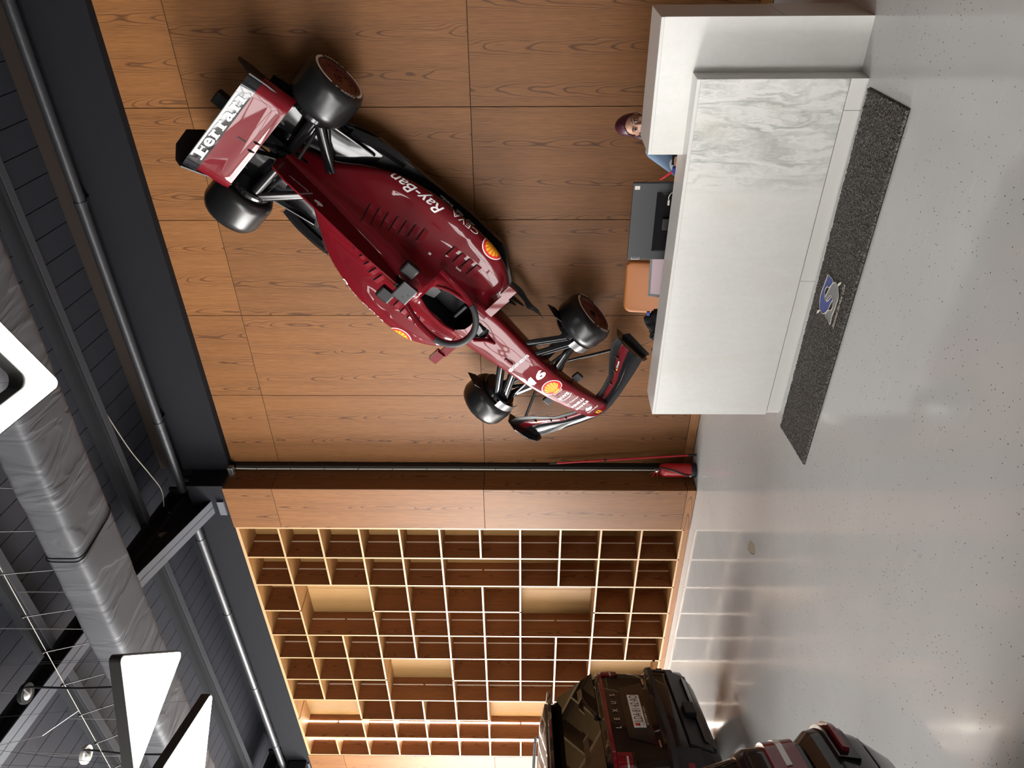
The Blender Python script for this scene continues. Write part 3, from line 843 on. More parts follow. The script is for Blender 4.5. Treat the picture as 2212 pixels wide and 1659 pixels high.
# emblem: two interlocked hooks with a pale outline, and a small line of script
blue = [(0.1021, 0.111), (0.1032, 0.0102), (0.0367, 0.0473), (0.0291, 0.0775), (-0.0094, 0.0937), (-0.0467, 0.0745), (-0.056, 0.0273), (-0.0232, -0.0044), (0.0086, -0.0242), (0.0032, -0.0513), (-0.0368, -0.0379), (-0.0928, -0.0236), (-0.1416, 0.0132), (-0.1585, 0.0419), (-0.1579, 0.0881), (-0.1283, 0.1223), (-0.0767, 0.1391), (-0.0297, 0.1361), (0.0141, 0.1271)]
grey = [(0.1156, -0.0264), (0.1147, -0.0647), (0.0873, -0.1034), (0.0517, -0.1219), (0.0096, -0.119), (-0.046, -0.1141), (-0.0867, -0.1054), (-0.1255, -0.1105), (-0.1558, -0.1053), (-0.1434, -0.0606), (-0.1435, -0.0044), (-0.0863, -0.0347), (-0.0744, -0.0654), (-0.0419, -0.0804), (-0.0061, -0.0658), (0.0111, -0.034), (0.0071, -0.0058), (-0.0264, 0.0171), (-0.055, 0.0361), (-0.0477, 0.0657), (0.0042, 0.0474), (0.0603, 0.0253), (0.0949, 0.0042)]
for pts, mat, z in ((blue, 'decal_blue', 0.0235), (grey, 'decal_grey', 0.0240)):
    P = crom(pts + [pts[0]], 3)[:-1]
    MB().prism(P, z - 0.004, z, 'Z').build('emblem', mat, mt)
    MB().tube([(a, b, z) for a, b in P], 0.0032, 5, cyc=True).build('emblem_outline', 'decal_cream', mt)
for A, B in (((0.1556, -0.1013), (0.112, -0.0742)), ((-0.2059, 0.125), (-0.157, 0.0895))):
    MB().tube([(A[0], A[1], 0.023), ((A[0] + B[0]) / 2, (A[1] + B[1]) / 2 + .006, 0.023), (B[0], B[1], 0.023)], [0.003, 0.008, 0.003], 6).build('emblem_flash', 'decal_cream', mt)
planar_text('Sicomex Service, LDA', (0.01, -0.162, 0.0235), (1, 0.0, 0), (0, 1, 0), 'decal_cream', mt, w=0.32, h=0.036, bold=0.02, shear=0.25)
tag(mt, 'long dark grey loop pile mat with a blue and grey emblem', 'mat')

# small chip in the floor coating
def floor_chip(x, y, r, lab, seed):
    pts = []
    for k2 in range(14):
        a = 2 * math.pi * k2 / 14; rr = r * (1 + 0.25 * noise.noise(Vector((math.cos(a) * 2, math.sin(a) * 2, seed))))
        pts.append((rr * math.cos(a) * 1.7, rr * math.sin(a) * 0.8))
    t = thing('floor_flake', (x, y, 0), R_(128))
    MB().prism(pts, 0.0, 0.004, 'Z').build('flake', 'stone_chip', t)
    MB().prism([(a * 1.03 + 0.004, b * 1.03 + 0.006) for a, b in pts], 0.0, 0.0015, 'Z').build('rim', 'joint', t)
    return tag(t, lab, 'flake')


# ================================================================== THINGS ON AND BEHIND THE DESK
ZW = 0.745
mo = thing('monitor', (-2.335, 5.33, ZW), R_(2))
MB().cbox(-0.305, 0.305, -0.012, 0.018, 0.145, 0.505, 0.006).build('back_cover', 'monitor_grey', mo)
MB().cbox(-0.30, 0.30, 0.018, 0.022, 0.15, 0.50, 0.002).build('screen', 'monitor_gloss', mo)
mb = MB(); mb.loft([[(-0.235, -0.013, 0.150), (0.235, -0.013, 0.150), (0.235, -0.013, 0.325), (-0.235, -0.013, 0.325)], [(-0.215, -0.034, 0.165), (0.215, -0.034, 0.165), (0.215, -0.034, 0.305), (-0.215, -0.034, 0.305)]])
mb.build('rear_housing', 'monitor_gloss', mo)
MB().cbox(-0.045, 0.045, -0.055, -0.033, 0.0, 0.27, 0.006).build('stand_neck', 'black_plastic', mo)
MB().cbox(-0.13, 0.13, -0.11, 0.09, 0.0, 0.012, 0.005).build('stand_foot', 'black_plastic', mo)
MB().cbox(-0.038, 0.038, -0.066, -0.055, 0.175, 0.20, 0.004).build('cable_clip', 'black_plastic', mo)
MB().cbox(0.255, 0.283, -0.0135, -0.0115, 0.455, 0.492, 0.001).build('sticker', 'plate_white', mo)
planar_text('IT 1', (0.269, -0.0142, 0.473), (1, 0, 0), (0, 0, 1), 'decal_black', mo, w=0.014)
MB().cbox(-0.303, -0.281, -0.0135, -0.0115, 0.41, 0.478, 0.001).build('maker_label', 'silver', mo)
planar_text('Lenovo', (-0.292, -0.0142, 0.444), (0, 0, 1), (-1, 0, 0), 'decal_black', mo, w=0.055, bold=0.02)
tag(mo, 'dark grey monitor seen from behind on the desk', 'monitor')

cb = thing('usb_cable', (-2.08, 5.24, ZW))
pts = crom([(0.02, 0.06, 0.0), (0.06, 0.0, 0.14), (0.02, -0.02, 0.235), (-0.02, -0.01, 0.255), (-0.045, 0.0, 0.25)], 8)
MB().tube(pts, 0.003, 6).build('wire', 'plate_white', cb, True)
MB().cbox(-0.085, -0.045, -0.008, 0.008, 0.243, 0.257, 0.003).build('plug', 'plate_white', cb)
tag(cb, 'white cable with a plug looped beside the monitor', 'cable')

lp = thing('laptop', (-2.80, 5.32, ZW + 0.075), R_(14))
MB().cbox(-0.18, 0.18, -0.01, 0.23, 0.0, 0.016, 0.005).build('base', 'laptop_grey', lp)
tilt = Matrix.Rotation(R_(-22), 4, 'X') @ Matrix.Identity(4)
MB().cbox(-0.18, 0.18, -0.006, 0.004, 0.008, 0.245, 0.004, mat=tilt).build('lid', 'laptop_grey', lp)
MB().cbox(-0.155, 0.155, -0.0075, -0.0055, 0.035, 0.225, 0.001, mat=tilt).build('screen', 'screen', lp)
tag(lp, 'open grey laptop beside the monitor', 'laptop')
ls = thing('document_tray', (-2.80, 5.33, ZW), R_(14))
for z in (0.0, 0.035): MB().cbox(-0.20, 0.20, -0.12, 0.20, z, z + 0.008, 0.003).build('tray', 'black_plastic', ls)
for a in (-0.19, 0.19):
    for b2 in (-0.11, 0.19): MB().box(a - .008, a + .008, b2 - .008, b2 + .008, 0.008, 0.073).build('post', 'black_plastic', ls)
MB().cbox(-0.20, 0.20, -0.12, 0.20, 0.067, 0.0745, 0.003).build('tray', 'black_plastic', ls)
tag(ls, 'black tray under the open laptop', 'tray')

# crumpled black cloth bag
def crumple(name, c, r, amp, mat, seed, parent=None):
    mb = MB(); mb.ell((0, 0, 0), r, 44, 28)
    vs = []
    for v in mb.v:
        q = Vector(v); n = q.normalized()
        d = amp * (noise.noise(q * 9 + Vector((seed, 0, 0))) + 0.7 * abs(noise.noise(q * 22 + Vector((0, seed, 0)))) - 0.3 * abs(noise.noise(q * 40)))
        q = q + n * d; q.z = max(q.z, -r[2] * 0.86); vs.append(tuple(q))
    mb.v = vs; return mb


bg = thing('cloth_bag', (-3.215, 5.27, ZW))
mb = crumple('b', None, (0.165, 0.10, 0.165), 0.06, None, 3.0); mb.v = [(a, b, c + 0.142) for a, b, c in mb.v]
mb.build('sack', 'cloth_black', bg, True, 70)
MB().tube(crom([(-0.10, -0.03, 0.20), (-0.16, -0.07, 0.235), (-0.21, -0.06, 0.245), (-0.19, -0.04, 0.215), (-0.13, -0.02, 0.19)], 6), 0.007, 6).build('strap', 'cloth_black', bg, True)
MB().tube(crom([(0.02, -0.09, 0.12), (0.03, -0.13, 0.24), (-0.03, -0.12, 0.29), (-0.07, -0.06, 0.25)], 6), 0.014, 6, flat=0.35).build('strap', 'cloth_black', bg, True)
MB().cbox(0.10, 0.135, -0.02, 0.0, 0.29, 0.315, 0.003).build('tag', 'blue_plastic', bg)
tag(bg, 'crumpled black cloth bag at the end of the desk', 'bag')

pn = thing('desk_pen', (-1.875, 5.17, ZW))
MB().cbox(-0.03, 0.03, -0.03, 0.03, 0.0, 0.22, 0.008).build('holder', 'plate_white', pn)
MB().cbox(-0.022, 0.022, -0.02, 0.02, 0.221, 0.265, 0.006).build('cap', 'blue_plastic', pn)
MB().tube([(-0.008, 0, 0.255), (-0.068, -0.004, 0.345)], 0.0085, 6).build('barrel', 'red_plastic', pn)
tag(pn, 'red rod in a blue capped holder on the desk', 'pen')

# tan chair
tc = thing('office_chair', (-3.30, 6.02, 0), R_(6))
def cushion(w, h, t, n=4, bow=0.0):
    """rounded slab in XZ, thickness along Y"""
    pts = []
    for cxs, czs, a0 in ((1, 1, 0), (-1, 1, 90), (-1, -1, 180), (1, -1, 270)):
        for k2 in range(7):
            a = R_(a0 + 90 * k2 / 6); r = 0.06
            pts.append(((w / 2 - r) * cxs + r * math.cos(a), (h / 2 - r) * czs + r * math.sin(a)))
    rings = []
    for s, yv in ((0.93, -t / 2), (0.985, -t / 2 + t * .12), (1.0, -t * .1), (1.0, t * .1), (0.985, t / 2 - t * .12), (0.93, t / 2)):
        rings.append([(u * s, yv + bow * (u / (w / 2)) ** 2, v * s) for u, v in pts])
    return rings


mb = MB(); rg = cushion(0.50, 0.56, 0.05, bow=-0.05); mb.loft([[(u, y + 0.11 + (z) * 0.12, z + 0.845) for u, y, z in r] for r in rg]); mb.build('backrest', 'tan_leather', tc, True, 60)
mb = MB(); rg = cushion(0.50, 0.48, 0.08); mb.loft([[(u, -z - 0.12, y + 0.47) for u, y, z in r] for r in rg]); mb.build('seat', 'tan_leather', tc, True, 60)
MB().tube([(0, 0.12, 0.60), (0, 0.16, 0.5), (0, 0.05, 0.42), (0, -0.1, 0.42)], 0.018, 8).build('back_bracket', 'chrome', tc, True)
MB().tube([(0, -0.1, 0.10), (0, -0.1, 0.44)], 0.025, 14).build('gas_column', 'chrome', tc, True)
for k2 in range(5):
    a = 2 * math.pi * k2 / 5; e = (0.29 * math.cos(a), -0.1 + 0.29 * math.sin(a))
    MB().tube([(0, -0.1, 0.11), (e[0], e[1], 0.075)], [0.024, 0.015], 8).build('leg', 'chrome', tc, True)
    MB().lathe([(0, -0.011), (0.027, -0.011), (0.029, 0), (0.027, 0.011), (0, 0.011)], 16, mat=Matrix.Translation((e[0], e[1], 0.0295)) @ Matrix.Rotation(R_(90), 4, 'X')).build('caster', 'black_plastic', tc, True)
for s in (-1, 1):
    MB().tube(crom([(0.24 * s, -0.02, 0.45), (0.30 * s, -0.03, 0.52), (0.30 * s, -0.05, 0.64), (0.29 * s, -0.2, 0.66), (0.26 * s, -0.28, 0.64)], 5), 0.014, 8).build('armrest', 'chrome', tc, True)
tag(tc, 'tan leather office chair behind the desk', 'chair')

# ================================================================== RECEPTIONIST
def capsule(mb, a, b, ra, rb, n=14):
    a, b = Vector(a), Vector(b); d = (b - a); L = d.length; d.normalize()
    path = [a - d * ra * .9, a - d * ra * .6, a, a.lerp(b, .5), b, b + d * rb * .6, b + d * rb * .9]
    mb.tube(path, [ra * .35, ra * .8, ra, (ra + rb) / 2, rb, rb * .8, rb * .35], n)


def remesh(mb, name, mat, parent, voxel, smooth=4):
    me = bpy.data.meshes.new(name); me.from_pydata(mb.v, [], mb.f)
    bm = bmesh.new(); bm.from_mesh(me); bmesh.ops.recalc_face_normals(bm, faces=bm.faces); bm.to_mesh(me); bm.free()
    ob = bpy.data.objects.new(name, me); COL.objects.link(ob)
    r = ob.modifiers.new('r', 'REMESH'); r.mode = 'VOXEL'; r.voxel_size = voxel; r.use_smooth_shade = True
    s = ob.modifiers.new('s', 'SMOOTH'); s.factor = 0.5; s.iterations = smooth
    dg = bpy.context.evaluated_depsgraph_get(); me2 = bpy.data.meshes.new_from_object(ob.evaluated_get(dg))
    bpy.data.objects.remove(ob); me2.name = name; me2.materials.clear(); me2.materials.append(MATS[mat])
    me2.polygons.foreach_set('use_smooth', [True] * len(me2.polygons))
    o = bpy.data.objects.new(name, me2); COL.objects.link(o)
    if parent: o.parent = parent
    return o


# figure in its own frame: +X its left, -Y its front; turned to face the viewer
pe = thing('person', (-1.735, 5.66, 0), R_(-3))
HC = Vector((0.02, 0.03, 1.235)); FACE = Matrix.Translation(HC) @ Matrix.Rotation(R_(16), 4, 'Z') @ Matrix.Rotation(R_(-9), 4, 'Y') @ Matrix.Rotation(R_(4), 4, 'X')
def hp(x, y, z): return tuple(FACE @ Vector((x, y, z)))


body = MB()
body.ell((0, 0, 0), (0.074, 0.092, 0.112), 26, 18, mat=FACE @ Matrix.Translation((0, 0.008, 0.012)))
body.ell((0, 0, 0), (0.058, 0.062, 0.078), 22, 14, mat=FACE @ Matrix.Translation((0, -0.028, -0.045)))
body.ell((0, 0, 0), (0.030, 0.028, 0.030), 16, 10, mat=FACE @ Matrix.Translation((0, -0.055, -0.098)))
body.tube([hp(0, -0.082, 0.0), hp(0, -0.098, -0.022), hp(0, -0.110, -0.042), hp(0, -0.094, -0.050)], [0.009, 0.011, 0.014, 0.010], 10)
for s in (-1, 1):
    body.ell((0, 0, 0), (0.010, 0.020, 0.030), 12, 8, mat=FACE @ Matrix.Translation((0.075 * s, 0.012, -0.018)))
    body.ell((0, 0, 0), (0.020, 0.016, 0.014), 12, 8, mat=FACE @ Matrix.Translation((0.040 * s, -0.070, -0.042)))
    body.ell((0, 0, 0), (0.026, 0.012, 0.010), 12, 8, mat=FACE @ Matrix.Translation((0.030 * s, -0.078, 0.020)))
body.ell((0, 0, 0), (0.024, 0.012, 0.012), 12, 8, mat=FACE @ Matrix.Translation((0, -0.083, -0.072)))
capsule(body, (0.01, 0.05, 1.02), hp(0, 0.02, -0.07), 0.054, 0.050)
body.ell((0, 0.05, 0.88), (0.15, 0.095, 0.20), 24, 14); body.ell((0, 0.06, 0.62), (0.15, 0.11, 0.16), 24, 14)
HR = Vector((-0.085, -0.44, 0.985)); ELR = Vector((-0.262, -0.16, 0.885)); SHR = Vector((-0.188, 0.05, 1.062))
HL = Vector((0.10, -0.40, 0.955)); ELL = Vector((0.22, -0.12, 0.80)); SHL = Vector((0.155, 0.06, 1.03))
for S2, E2, H2 in ((SHR, ELR, HR), (SHL, ELL, HL)):
    capsule(body, S2, E2, 0.043, 0.036); w = H2 + (E2 - H2).normalized() * 0.055; capsule(body, E2, w, 0.036, 0.024)
    d = (H2 - E2).normalized(); sd = d.cross(Vector((0, 0, 1))).normalized(); nn = sd.cross(d)
    inw = 1 if S2 is SHR else -1
    # palm and five fingers closing round a phone
    for k2 in (-1.2, -.4, .4, 1.2): capsule(body, w + sd * 0.010 * k2, H2 + d * 0.03 + sd * 0.017 * k2, 0.014, 0.013, 10)
    for k2, ln in ((-1.5, .062), (-.5, .074), (.5, .070), (1.5, .055)):
        b0 = H2 + d * 0.035 + sd * 0.0165 * k2; m1 = b0 + d * ln * 0.42 - nn * 0.006; m2 = m1 + d * ln * 0.25 - nn * ln * 0.22; e2 = m2 - nn * ln * 0.30 - d * ln * .1
        capsule(body, b0, m1, 0.0098, 0.0090, 9); capsule(body, m1, m2, 0.0090, 0.0082, 9); capsule(body, m2, e2, 0.0082, 0.0072, 9)
    b0 = w + d * 0.018 + sd * (0.026 * inw); m1 = b0 + d * 0.030 + sd * (0.022 * inw) - nn * .006; e2 = m1 + d * 0.028 + sd * (0.004 * inw) - nn * .010
    capsule(body, b0, m1, 0.0125, 0.0108, 9); capsule(body, m1, e2, 0.0105, 0.0085, 9)
for s in (-1, 1):
    capsule(body, (0.09 * s, 0.02, 0.52), (0.11 * s, -0.38, 0.50), 0.078, 0.056); capsule(body, (0.11 * s, -0.38, 0.50), (0.11 * s, -0.36, 0.09), 0.054, 0.036)
    capsule(body, (0.11 * s, -0.34, 0.045), (0.115 * s, -0.50, 0.035), 0.040, 0.034)
remesh(body, 'body', 'skin', pe, 0.0048, 3)
shirt = MB()
shirt.ell((0, 0.05, 0.89), (0.172, 0.118, 0.20), 26, 16); shirt.ell((0, 0.06, 0.66), (0.168, 0.128, 0.15), 26, 16)
capsule(shirt, (-0.13, 0.05, 1.035), (0.13, 0.055, 1.025), 0.062, 0.062)
for S2, E2, H2 in ((SHR, ELR, HR), (SHL, ELL, HL)):
    capsule(shirt, S2, E2, 0.064, 0.056); w = H2 + (E2 - H2).normalized() * 0.075; capsule(shirt, E2, w, 0.056, 0.043)
remesh(shirt, 'shirt', 'shirt', pe, 0.008, 2)
for S2, E2, H2 in ((SHR, ELR, HR),):
    w = H2 + (E2 - H2).normalized() * 0.062; MB().tube([w, w + (E2 - w).normalized() * 0.028], 0.0475, 16).build('cuff', 'plate_white', pe, True)
    c2 = E2.lerp(w, .55); MB().cbox(-0.012, 0.012, -0.007, 0.007, -0.006, 0.006, 0.002, mat=Matrix.Translation(c2 + Vector((-0.046, -0.01, -0.006)))).build('sleeve_tab', 'blue_plastic', pe)
tr = MB()
for s in (-1, 1):
    capsule(tr, (0.09 * s, 0.03, 0.52), (0.11 * s, -0.38, 0.50), 0.092, 0.068); capsule(tr, (0.11 * s, -0.38, 0.50), (0.11 * s, -0.36, 0.10), 0.066, 0.052)
tr.ell((0, 0.06, 0.55), (0.17, 0.13, 0.11), 22, 12)
remesh(tr, 'trousers', 'trousers', pe, 0.010, 2)
for s in (-1, 1):
    m = Matrix.Translation((0.115 * s, -0.42, 0.04)); MB().ell((0, 0, 0), (0.046, 0.13, 0.042), 18, 10, mat=m).build('shoe', 'black_plastic', pe, True)
hair = MB()
# scraped-back hair: a cap that stops at the hairline, and a tail over the shoulder
cap = MB(); cap.ell((0, 0, 0), (0.083, 0.102, 0.122), 72, 60)
vs = []
for v in cap.v:
    q = Vector(v); front = max(0.0, -q.y / 0.102)
    lim = -0.03 + 0.112 * front ** 1.2 - 0.02 * (1 - front)
    if q.z < lim:
        q = q * 0.80 if front > 0.15 else q
    vs.append(tuple(FACE @ (q + Vector((0, 0.014, 0.018)))))
hair.v = vs; hair.f = cap.f; hair.m = cap.m
capsule(hair, hp(0.0, 0.09, 0.03), hp(-0.075, 0.06, -0.02), 0.045, 0.034)
capsule(hair, hp(-0.075, 0.06, -0.02), hp(-0.108, 0.03, -0.09), 0.034, 0.028)
capsule(hair, hp(-0.108, 0.03, -0.09), hp(-0.115, -0.03, -0.20), 0.028, 0.016)
hair.build('hair', 'hair', pe, True, 60)
for s in (-1, 1):
    e = MB(); e.ell((0, 0, 0), (0.0135, 0.010, 0.0085), 16, 10, mat=FACE @ Matrix.Translation((0.031 * s, -0.078, 0.000))); eo = e.build('eye', 'eye_white', pe, True)
    MB().ell((0, 0, 0), (0.0062, 0.003, 0.0066), 14, 8, mat=FACE @ Matrix.Translation((0.031 * s, -0.0868, 0.0005))).build('iris', 'iris', eo, True)
    MB().tube([hp(0.014 * s, -0.085, 0.0065), hp(0.030 * s, -0.090, 0.0095), hp(0.046 * s, -0.080, 0.0055)], [0.0015, 0.003, 0.0015], 6).build('eyelashes', 'iris', pe, True)
    MB().tube([hp(0.013 * s, -0.089, 0.024), hp(0.030 * s, -0.091, 0.030), hp(0.050 * s, -0.078, 0.025)], [0.0028, 0.0036, 0.0014], 6).build('eyebrow', 'iris', pe, True)
MB().tube([hp(-0.024, -0.086, -0.072), hp(-0.010, -0.096, -0.068), hp(0.0, -0.0965, -0.070), hp(0.010, -0.096, -0.068), hp(0.024, -0.086, -0.072)], [0.002, 0.005, 0.0052, 0.005, 0.002], 8).build('mouth', 'lips', pe, True)
tag(pe, 'person in a light blue shirt with dark red hair, sitting behind the counter', 'person')
ph = thing('mobile_phone', Vector((-1.735, 5.66, 0)) + Matrix.Rotation(R_(-3), 3, 'Z') @ (HR + Vector((0.045, -0.055, 0.0))), R_(20))
mm = Matrix.Rotation(R_(-40), 4, 'X')
MB().cbox(-0.036, 0.036, -0.004, 0.004, -0.04, 0.04, 0.003, mat=mm).build('case', 'black_plastic', ph)
MB().cbox(-0.032, 0.032, -0.0052, -0.004, -0.036, 0.036, 0.001, mat=mm).build('screen', 'monitor_gloss', ph)
tag(ph, 'dark mobile phone in the hand of the receptionist', 'phone')

# ================================================================== RACING CAR ON THE WALL
CA = -2.358
Fv = Vector((math.cos(CA), 0, math.sin(CA))); Uv = Vector((0, -1, 0)); Lv = Uv.cross(Fv)
car = thing('racing_car')
CO = Vector((-4.344, D - 0.189, 1.9485))
car.matrix_world = Matrix(((Fv.x, Lv.x, Uv.x, CO.x), (Fv.y, Lv.y, Uv.y, CO.y), (Fv.z, Lv.z, Uv.z, CO.z), (0, 0, 0, 1)))
tag(car, 'dark red and black formula racing car hung diagonally on the wood wall', 'racing car')
WB, RW_, YF, WF, YR, WR = 3.134, 0.272, 0.827, 0.275, 0.839, 0.345


def loft_body(stations, nx=8, ny=5, name='b', mats=('red_paint', 'black_satin')):
    """stations: (x, [(y, z) ... from the spine down to the lower edge]) mirrored left/right; returns mesh builder"""
    flat = [tuple([x] + [c for p in pr for c in p]) for x, pr in stations]
    fine = crom(flat, nx); rings = []
    for row in fine:
        x = row[0]; pr = [(row[1 + 2 * i], row[2 + 2 * i]) for i in range((len(row) - 1) // 2)]
        # mirrored start so the spine is smooth
        P = crom([(-pr[1][0], pr[1][1])] + pr, ny)[ny:]
        right = [(x, -max(0.0, y), z) for y, z in P]; left = [(x, max(0.0, y), z) for y, z in P]
        rings.append(left + right[:0:-1])
    mb = MB(); mb.loft(rings); return mb


def cut(mb, name, mats, cutters, parent, ang=40):
    """closed body minus closed cutters; the cut faces take the last material"""
    o = mb.build(name, mats, None, True, ang); cs = []
    for c in cutters:
        c.m = [len(mats) - 1] * len(c.f); co = c.build('cutter', mats, None); cs.append(co)
        md = o.modifiers.new('b', 'BOOLEAN'); md.operation = 'DIFFERENCE'; md.solver = 'EXACT'; md.object = co
    dg = bpy.context.evaluated_depsgraph_get(); me = bpy.data.meshes.new_from_object(o.evaluated_get(dg))
    for q in [o] + cs: bpy.data.objects.remove(q)
    me.name = name; r = bpy.data.objects.new(name, me); COL.objects.link(r); r.parent = parent
    me.polygons.foreach_set('use_smooth', [True] * len(me.polygons)); me.set_sharp_from_angle(angle=R_(ang))
    return r


# engine cover and sidepods ------------------------------------------------
EC = [(-3.07, [(0, .36), (.03, .35), (.05, .31), (.07, .27), (.085, .23), (.09, .18), (.07, .11)]),
      (-2.75, [(0, .43), (.05, .41), (.085, .35), (.13, .28), (.17, .23), (.185, .17), (.17, .09)]),
      (-2.50, [(0, .50), (.07, .47), (.12, .38), (.22, .30), (.33, .25), (.37, .19), (.34, .08)]),
      (-2.25, [(0, .58), (.09, .53), (.16, .40), (.30, .33), (.46, .30), (.53, .24), (.46, .08)]),
      (-1.95, [(0, .68), (.11, .62), (.20, .44), (.36, .38), (.55, .37), (.63, .29), (.52, .08)]),
      (-1.70, [(0, .80), (.13, .72), (.22, .48), (.39, .41), (.58, .41), (.665, .33), (.55, .08)]),
      (-1.52, [(0, .82), (.13, .74), (.23, .52), (.40, .43), (.59, .42), (.675, .34), (.56, .08)]),
      (-1.40, [(0, .63), (.16, .615), (.25, .53), (.40, .44), (.59, .43), (.68, .35), (.57, .08)]),
      (-1.15, [(0, .60), (.19, .59), (.26, .51), (.39, .44), (.57, .43), (.655, .36), (.55, .09)]),
      (-0.95, [(0, .585), (.20, .575), (.25, .50), (.35, .43), (.50, .42), (.57, .36), (.52, .11)]),
      (-0.83, [(0, .575), (.20, .565), (.24, .49), (.31, .42), (.42, .41), (.475, .36), (.45, .14)])]
ecb = loft_body(EC)
cock = [(-1.43, -.085), (-1.43, .085), (-1.28, .135), (-1.05, .155), (-.94, .135), (-.885, .07), (-.875, 0), (-.885, -.07), (-.94, -.135), (-1.05, -.155), (-1.28, -.135)]
cutters = [MB().prism(cock, 0.30, 1.2, 'Z')]
for s in (-1, 1):   # sidepod inlets
    m = MB(); y0, y1 = (0.265, 0.43) if s > 0 else (-0.43, -0.265)
    m.box(-0.95, -0.70, y0, y1, 0.20, 0.385); cutters.append(m)
ecover = cut(ecb, 'engine_cover', ['red_paint', 'black_satin'], cutters, car)
# nose and survival cell ----------------------------------------------------
NO = [(-0.95, [(0, .575), (.12, .575), (.205, .565), (.228, .53), (.232, .44), (.22, .28), (.17, .13)]),
      (-0.68, [(0, .555), (.12, .555), (.195, .548), (.215, .515), (.218, .43), (.20, .28), (.15, .14)]),
      (-0.35, [(0, .548), (.10, .548), (.165, .540), (.185, .510), (.188, .43), (.17, .30), (.12, .17)]),
      (-0.05, [(0, .540), (.09, .540), (.142, .532), (.160, .505), (.162, .43), (.145, .31), (.10, .20)]),
      (0.25, [(0, .500), (.08, .500), (.126, .492), (.142, .466), (.145, .40), (.13, .30), (.09, .22)]),
      (0.55, [(0, .415), (.075, .414), (.120, .405), (.136, .380), (.138, .33), (.124, .25), (.085, .19)]),
      (0.80, [(0, .315), (.075, .314), (.118, .304), (.132, .280), (.134, .24), (.12, .185), (.08, .14)]),
      (0.98, [(0, .225), (.07, .224), (.108, .216), (.122, .198), (.122, .17), (.11, .135), (.07, .105)]),
      (1.065, [(0, .165), (.045, .164), (.07, .16), (.078, .15), (.078, .135), (.07, .118), (.045, .10)])]
nb = loft_body(NO)
nose = cut(nb, 'nose', ['red_paint', 'black_satin'], [MB().prism(cock, 0.30, 1.2, 'Z'), MB().prism([(-.84, -.075), (-.70, -.075), (-.67, 0), (-.70, .075), (-.84, .075)], 0.515, 0.7, 'Z')], car)
# shark fin -----------------------------------------------------------------
fin = [(-1.72, .74), (-1.74, .885), (-2.04, .865), (-2.40, .80), (-2.70, .745), (-2.95, .715), (-3.10, .66), (-3.115, .50), (-3.06, .36), (-2.7, .40), (-2.3, .54), (-2.0, .64)]
MB().prism(fin, -0.007, 0.007, 'Y').build('shark_fin', 'red_paint', car)
# black tub, seat and headrest
MB().prism([(a * 1.0, b * 0.97) for a, b in cock], 0.295, 0.305, 'Z').build('cockpit_floor', 'black_satin', car)
mb = MB(); mb.loft([[(-1.43, y, z) for y, z in ((-.09, .31), (.09, .31), (.07, .56), (-.07, .56))], [(-1.30, y, z) for y, z in ((-.09, .31), (.09, .31), (.05, .52), (-.05, .52))]]); mb.build('headrest', 'black_satin', car)
mb = MB(); mb.cbox(-1.03, -1.0, -0.085, 0.085, 0.42, 0.50, 0.01); mb.build('steering_wheel', 'carbon_grey', car)
MB().cbox(-0.83, -0.72, -0.055, 0.055, 0.505, 0.545, 0.012).build('dashboard', 'black_gloss', car)
for s in (-1, 1):
    MB().tube(crom([(-1.42, .095 * s, .625), (-1.28, .15 * s, .61), (-1.08, .172 * s, .60), (-.95, .15 * s, .59)], 6), 0.016, 8).build('cockpit_padding', 'red_paint', car, True)

# halo ----------------------------------------------------------------------
HA = [(-1.46, .25, .60), (-1.30, .272, .68), (-1.12, .262, .745), (-1.0, .215, .785), (-.915, .12, .805), (-.885, 0, .81)]
path = crom(HA + [(a, -b, c) for a, b, c in HA[::-1][1:]], 8)
halo = MB().tube(path, 0.030, 12, up=(0, 0, 1), flat=0.8).build('halo', 'red_paint', car, True)
fr = [Vector(p) + Vector((0.006, 0, 0.012)) for p in path if p[0] > -1.10]
MB().tube(fr, 0.029, 12, up=(0, 0, 1), flat=0.75).build('halo_fairing', 'carbon_grey', halo, True)
MB().tube(crom([(-.89, 0, .80), (-.80, 0, .745), (-.68, 0, .62), (-.55, 0, .535)], 6), [.030] * 6 + [.026] * 6 + [.024] * 6 + [.012], 10, up=(0, 1, 0), flat=0.7).build('halo_pillar', 'red_paint', halo, True)

# camera pods behind the cockpit ---------------------------------------------
tcm = MB().cbox(-1.72, -1.56, -0.085, 0.10, 0.895, 0.945, 0.012).build('roll_hoop_camera', 'gunmetal', car)
for h_ in ((-1.63, 0.0), (-1.605, .045)): MB().lathe([(0, 0.0), (0.008, 0.0), (0.008, 0.002), (0, 0.002)], 12, mat=Matrix.Translation((h_[0], h_[1] - .03, 0.9445))).build('screw_hole', 'black_satin', tcm)
for s in (-1, 1): MB().cbox(-1.80, -1.66, 0.11 * s if s > 0 else -0.23, 0.23 if s > 0 else -0.11, 0.80, 0.875, 0.018).build('camera_wing', 'black_satin', tcm)
MB().prism([(-1.76, .78), (-1.58, .80), (-1.58, .90), (-1.74, .90)], -0.02, 0.02, 'Y').build('camera_mount', 'black_satin', tcm)

# louvres --------------------------------------------------------------------
def surf(obs, extra=()):
    bm = bmesh.new()
    for o in obs: bm.from_mesh(o.data)
    t = BVHTree.FromBMesh(bm); bm.free(); return t


BODY = surf([ecover, nose])
def top(x, y, default=0.3):
    h_ = BODY.ray_cast(Vector((x, y, 2)), Vector((0, 0, -1)))
    return h_[0].z if h_[0] else default


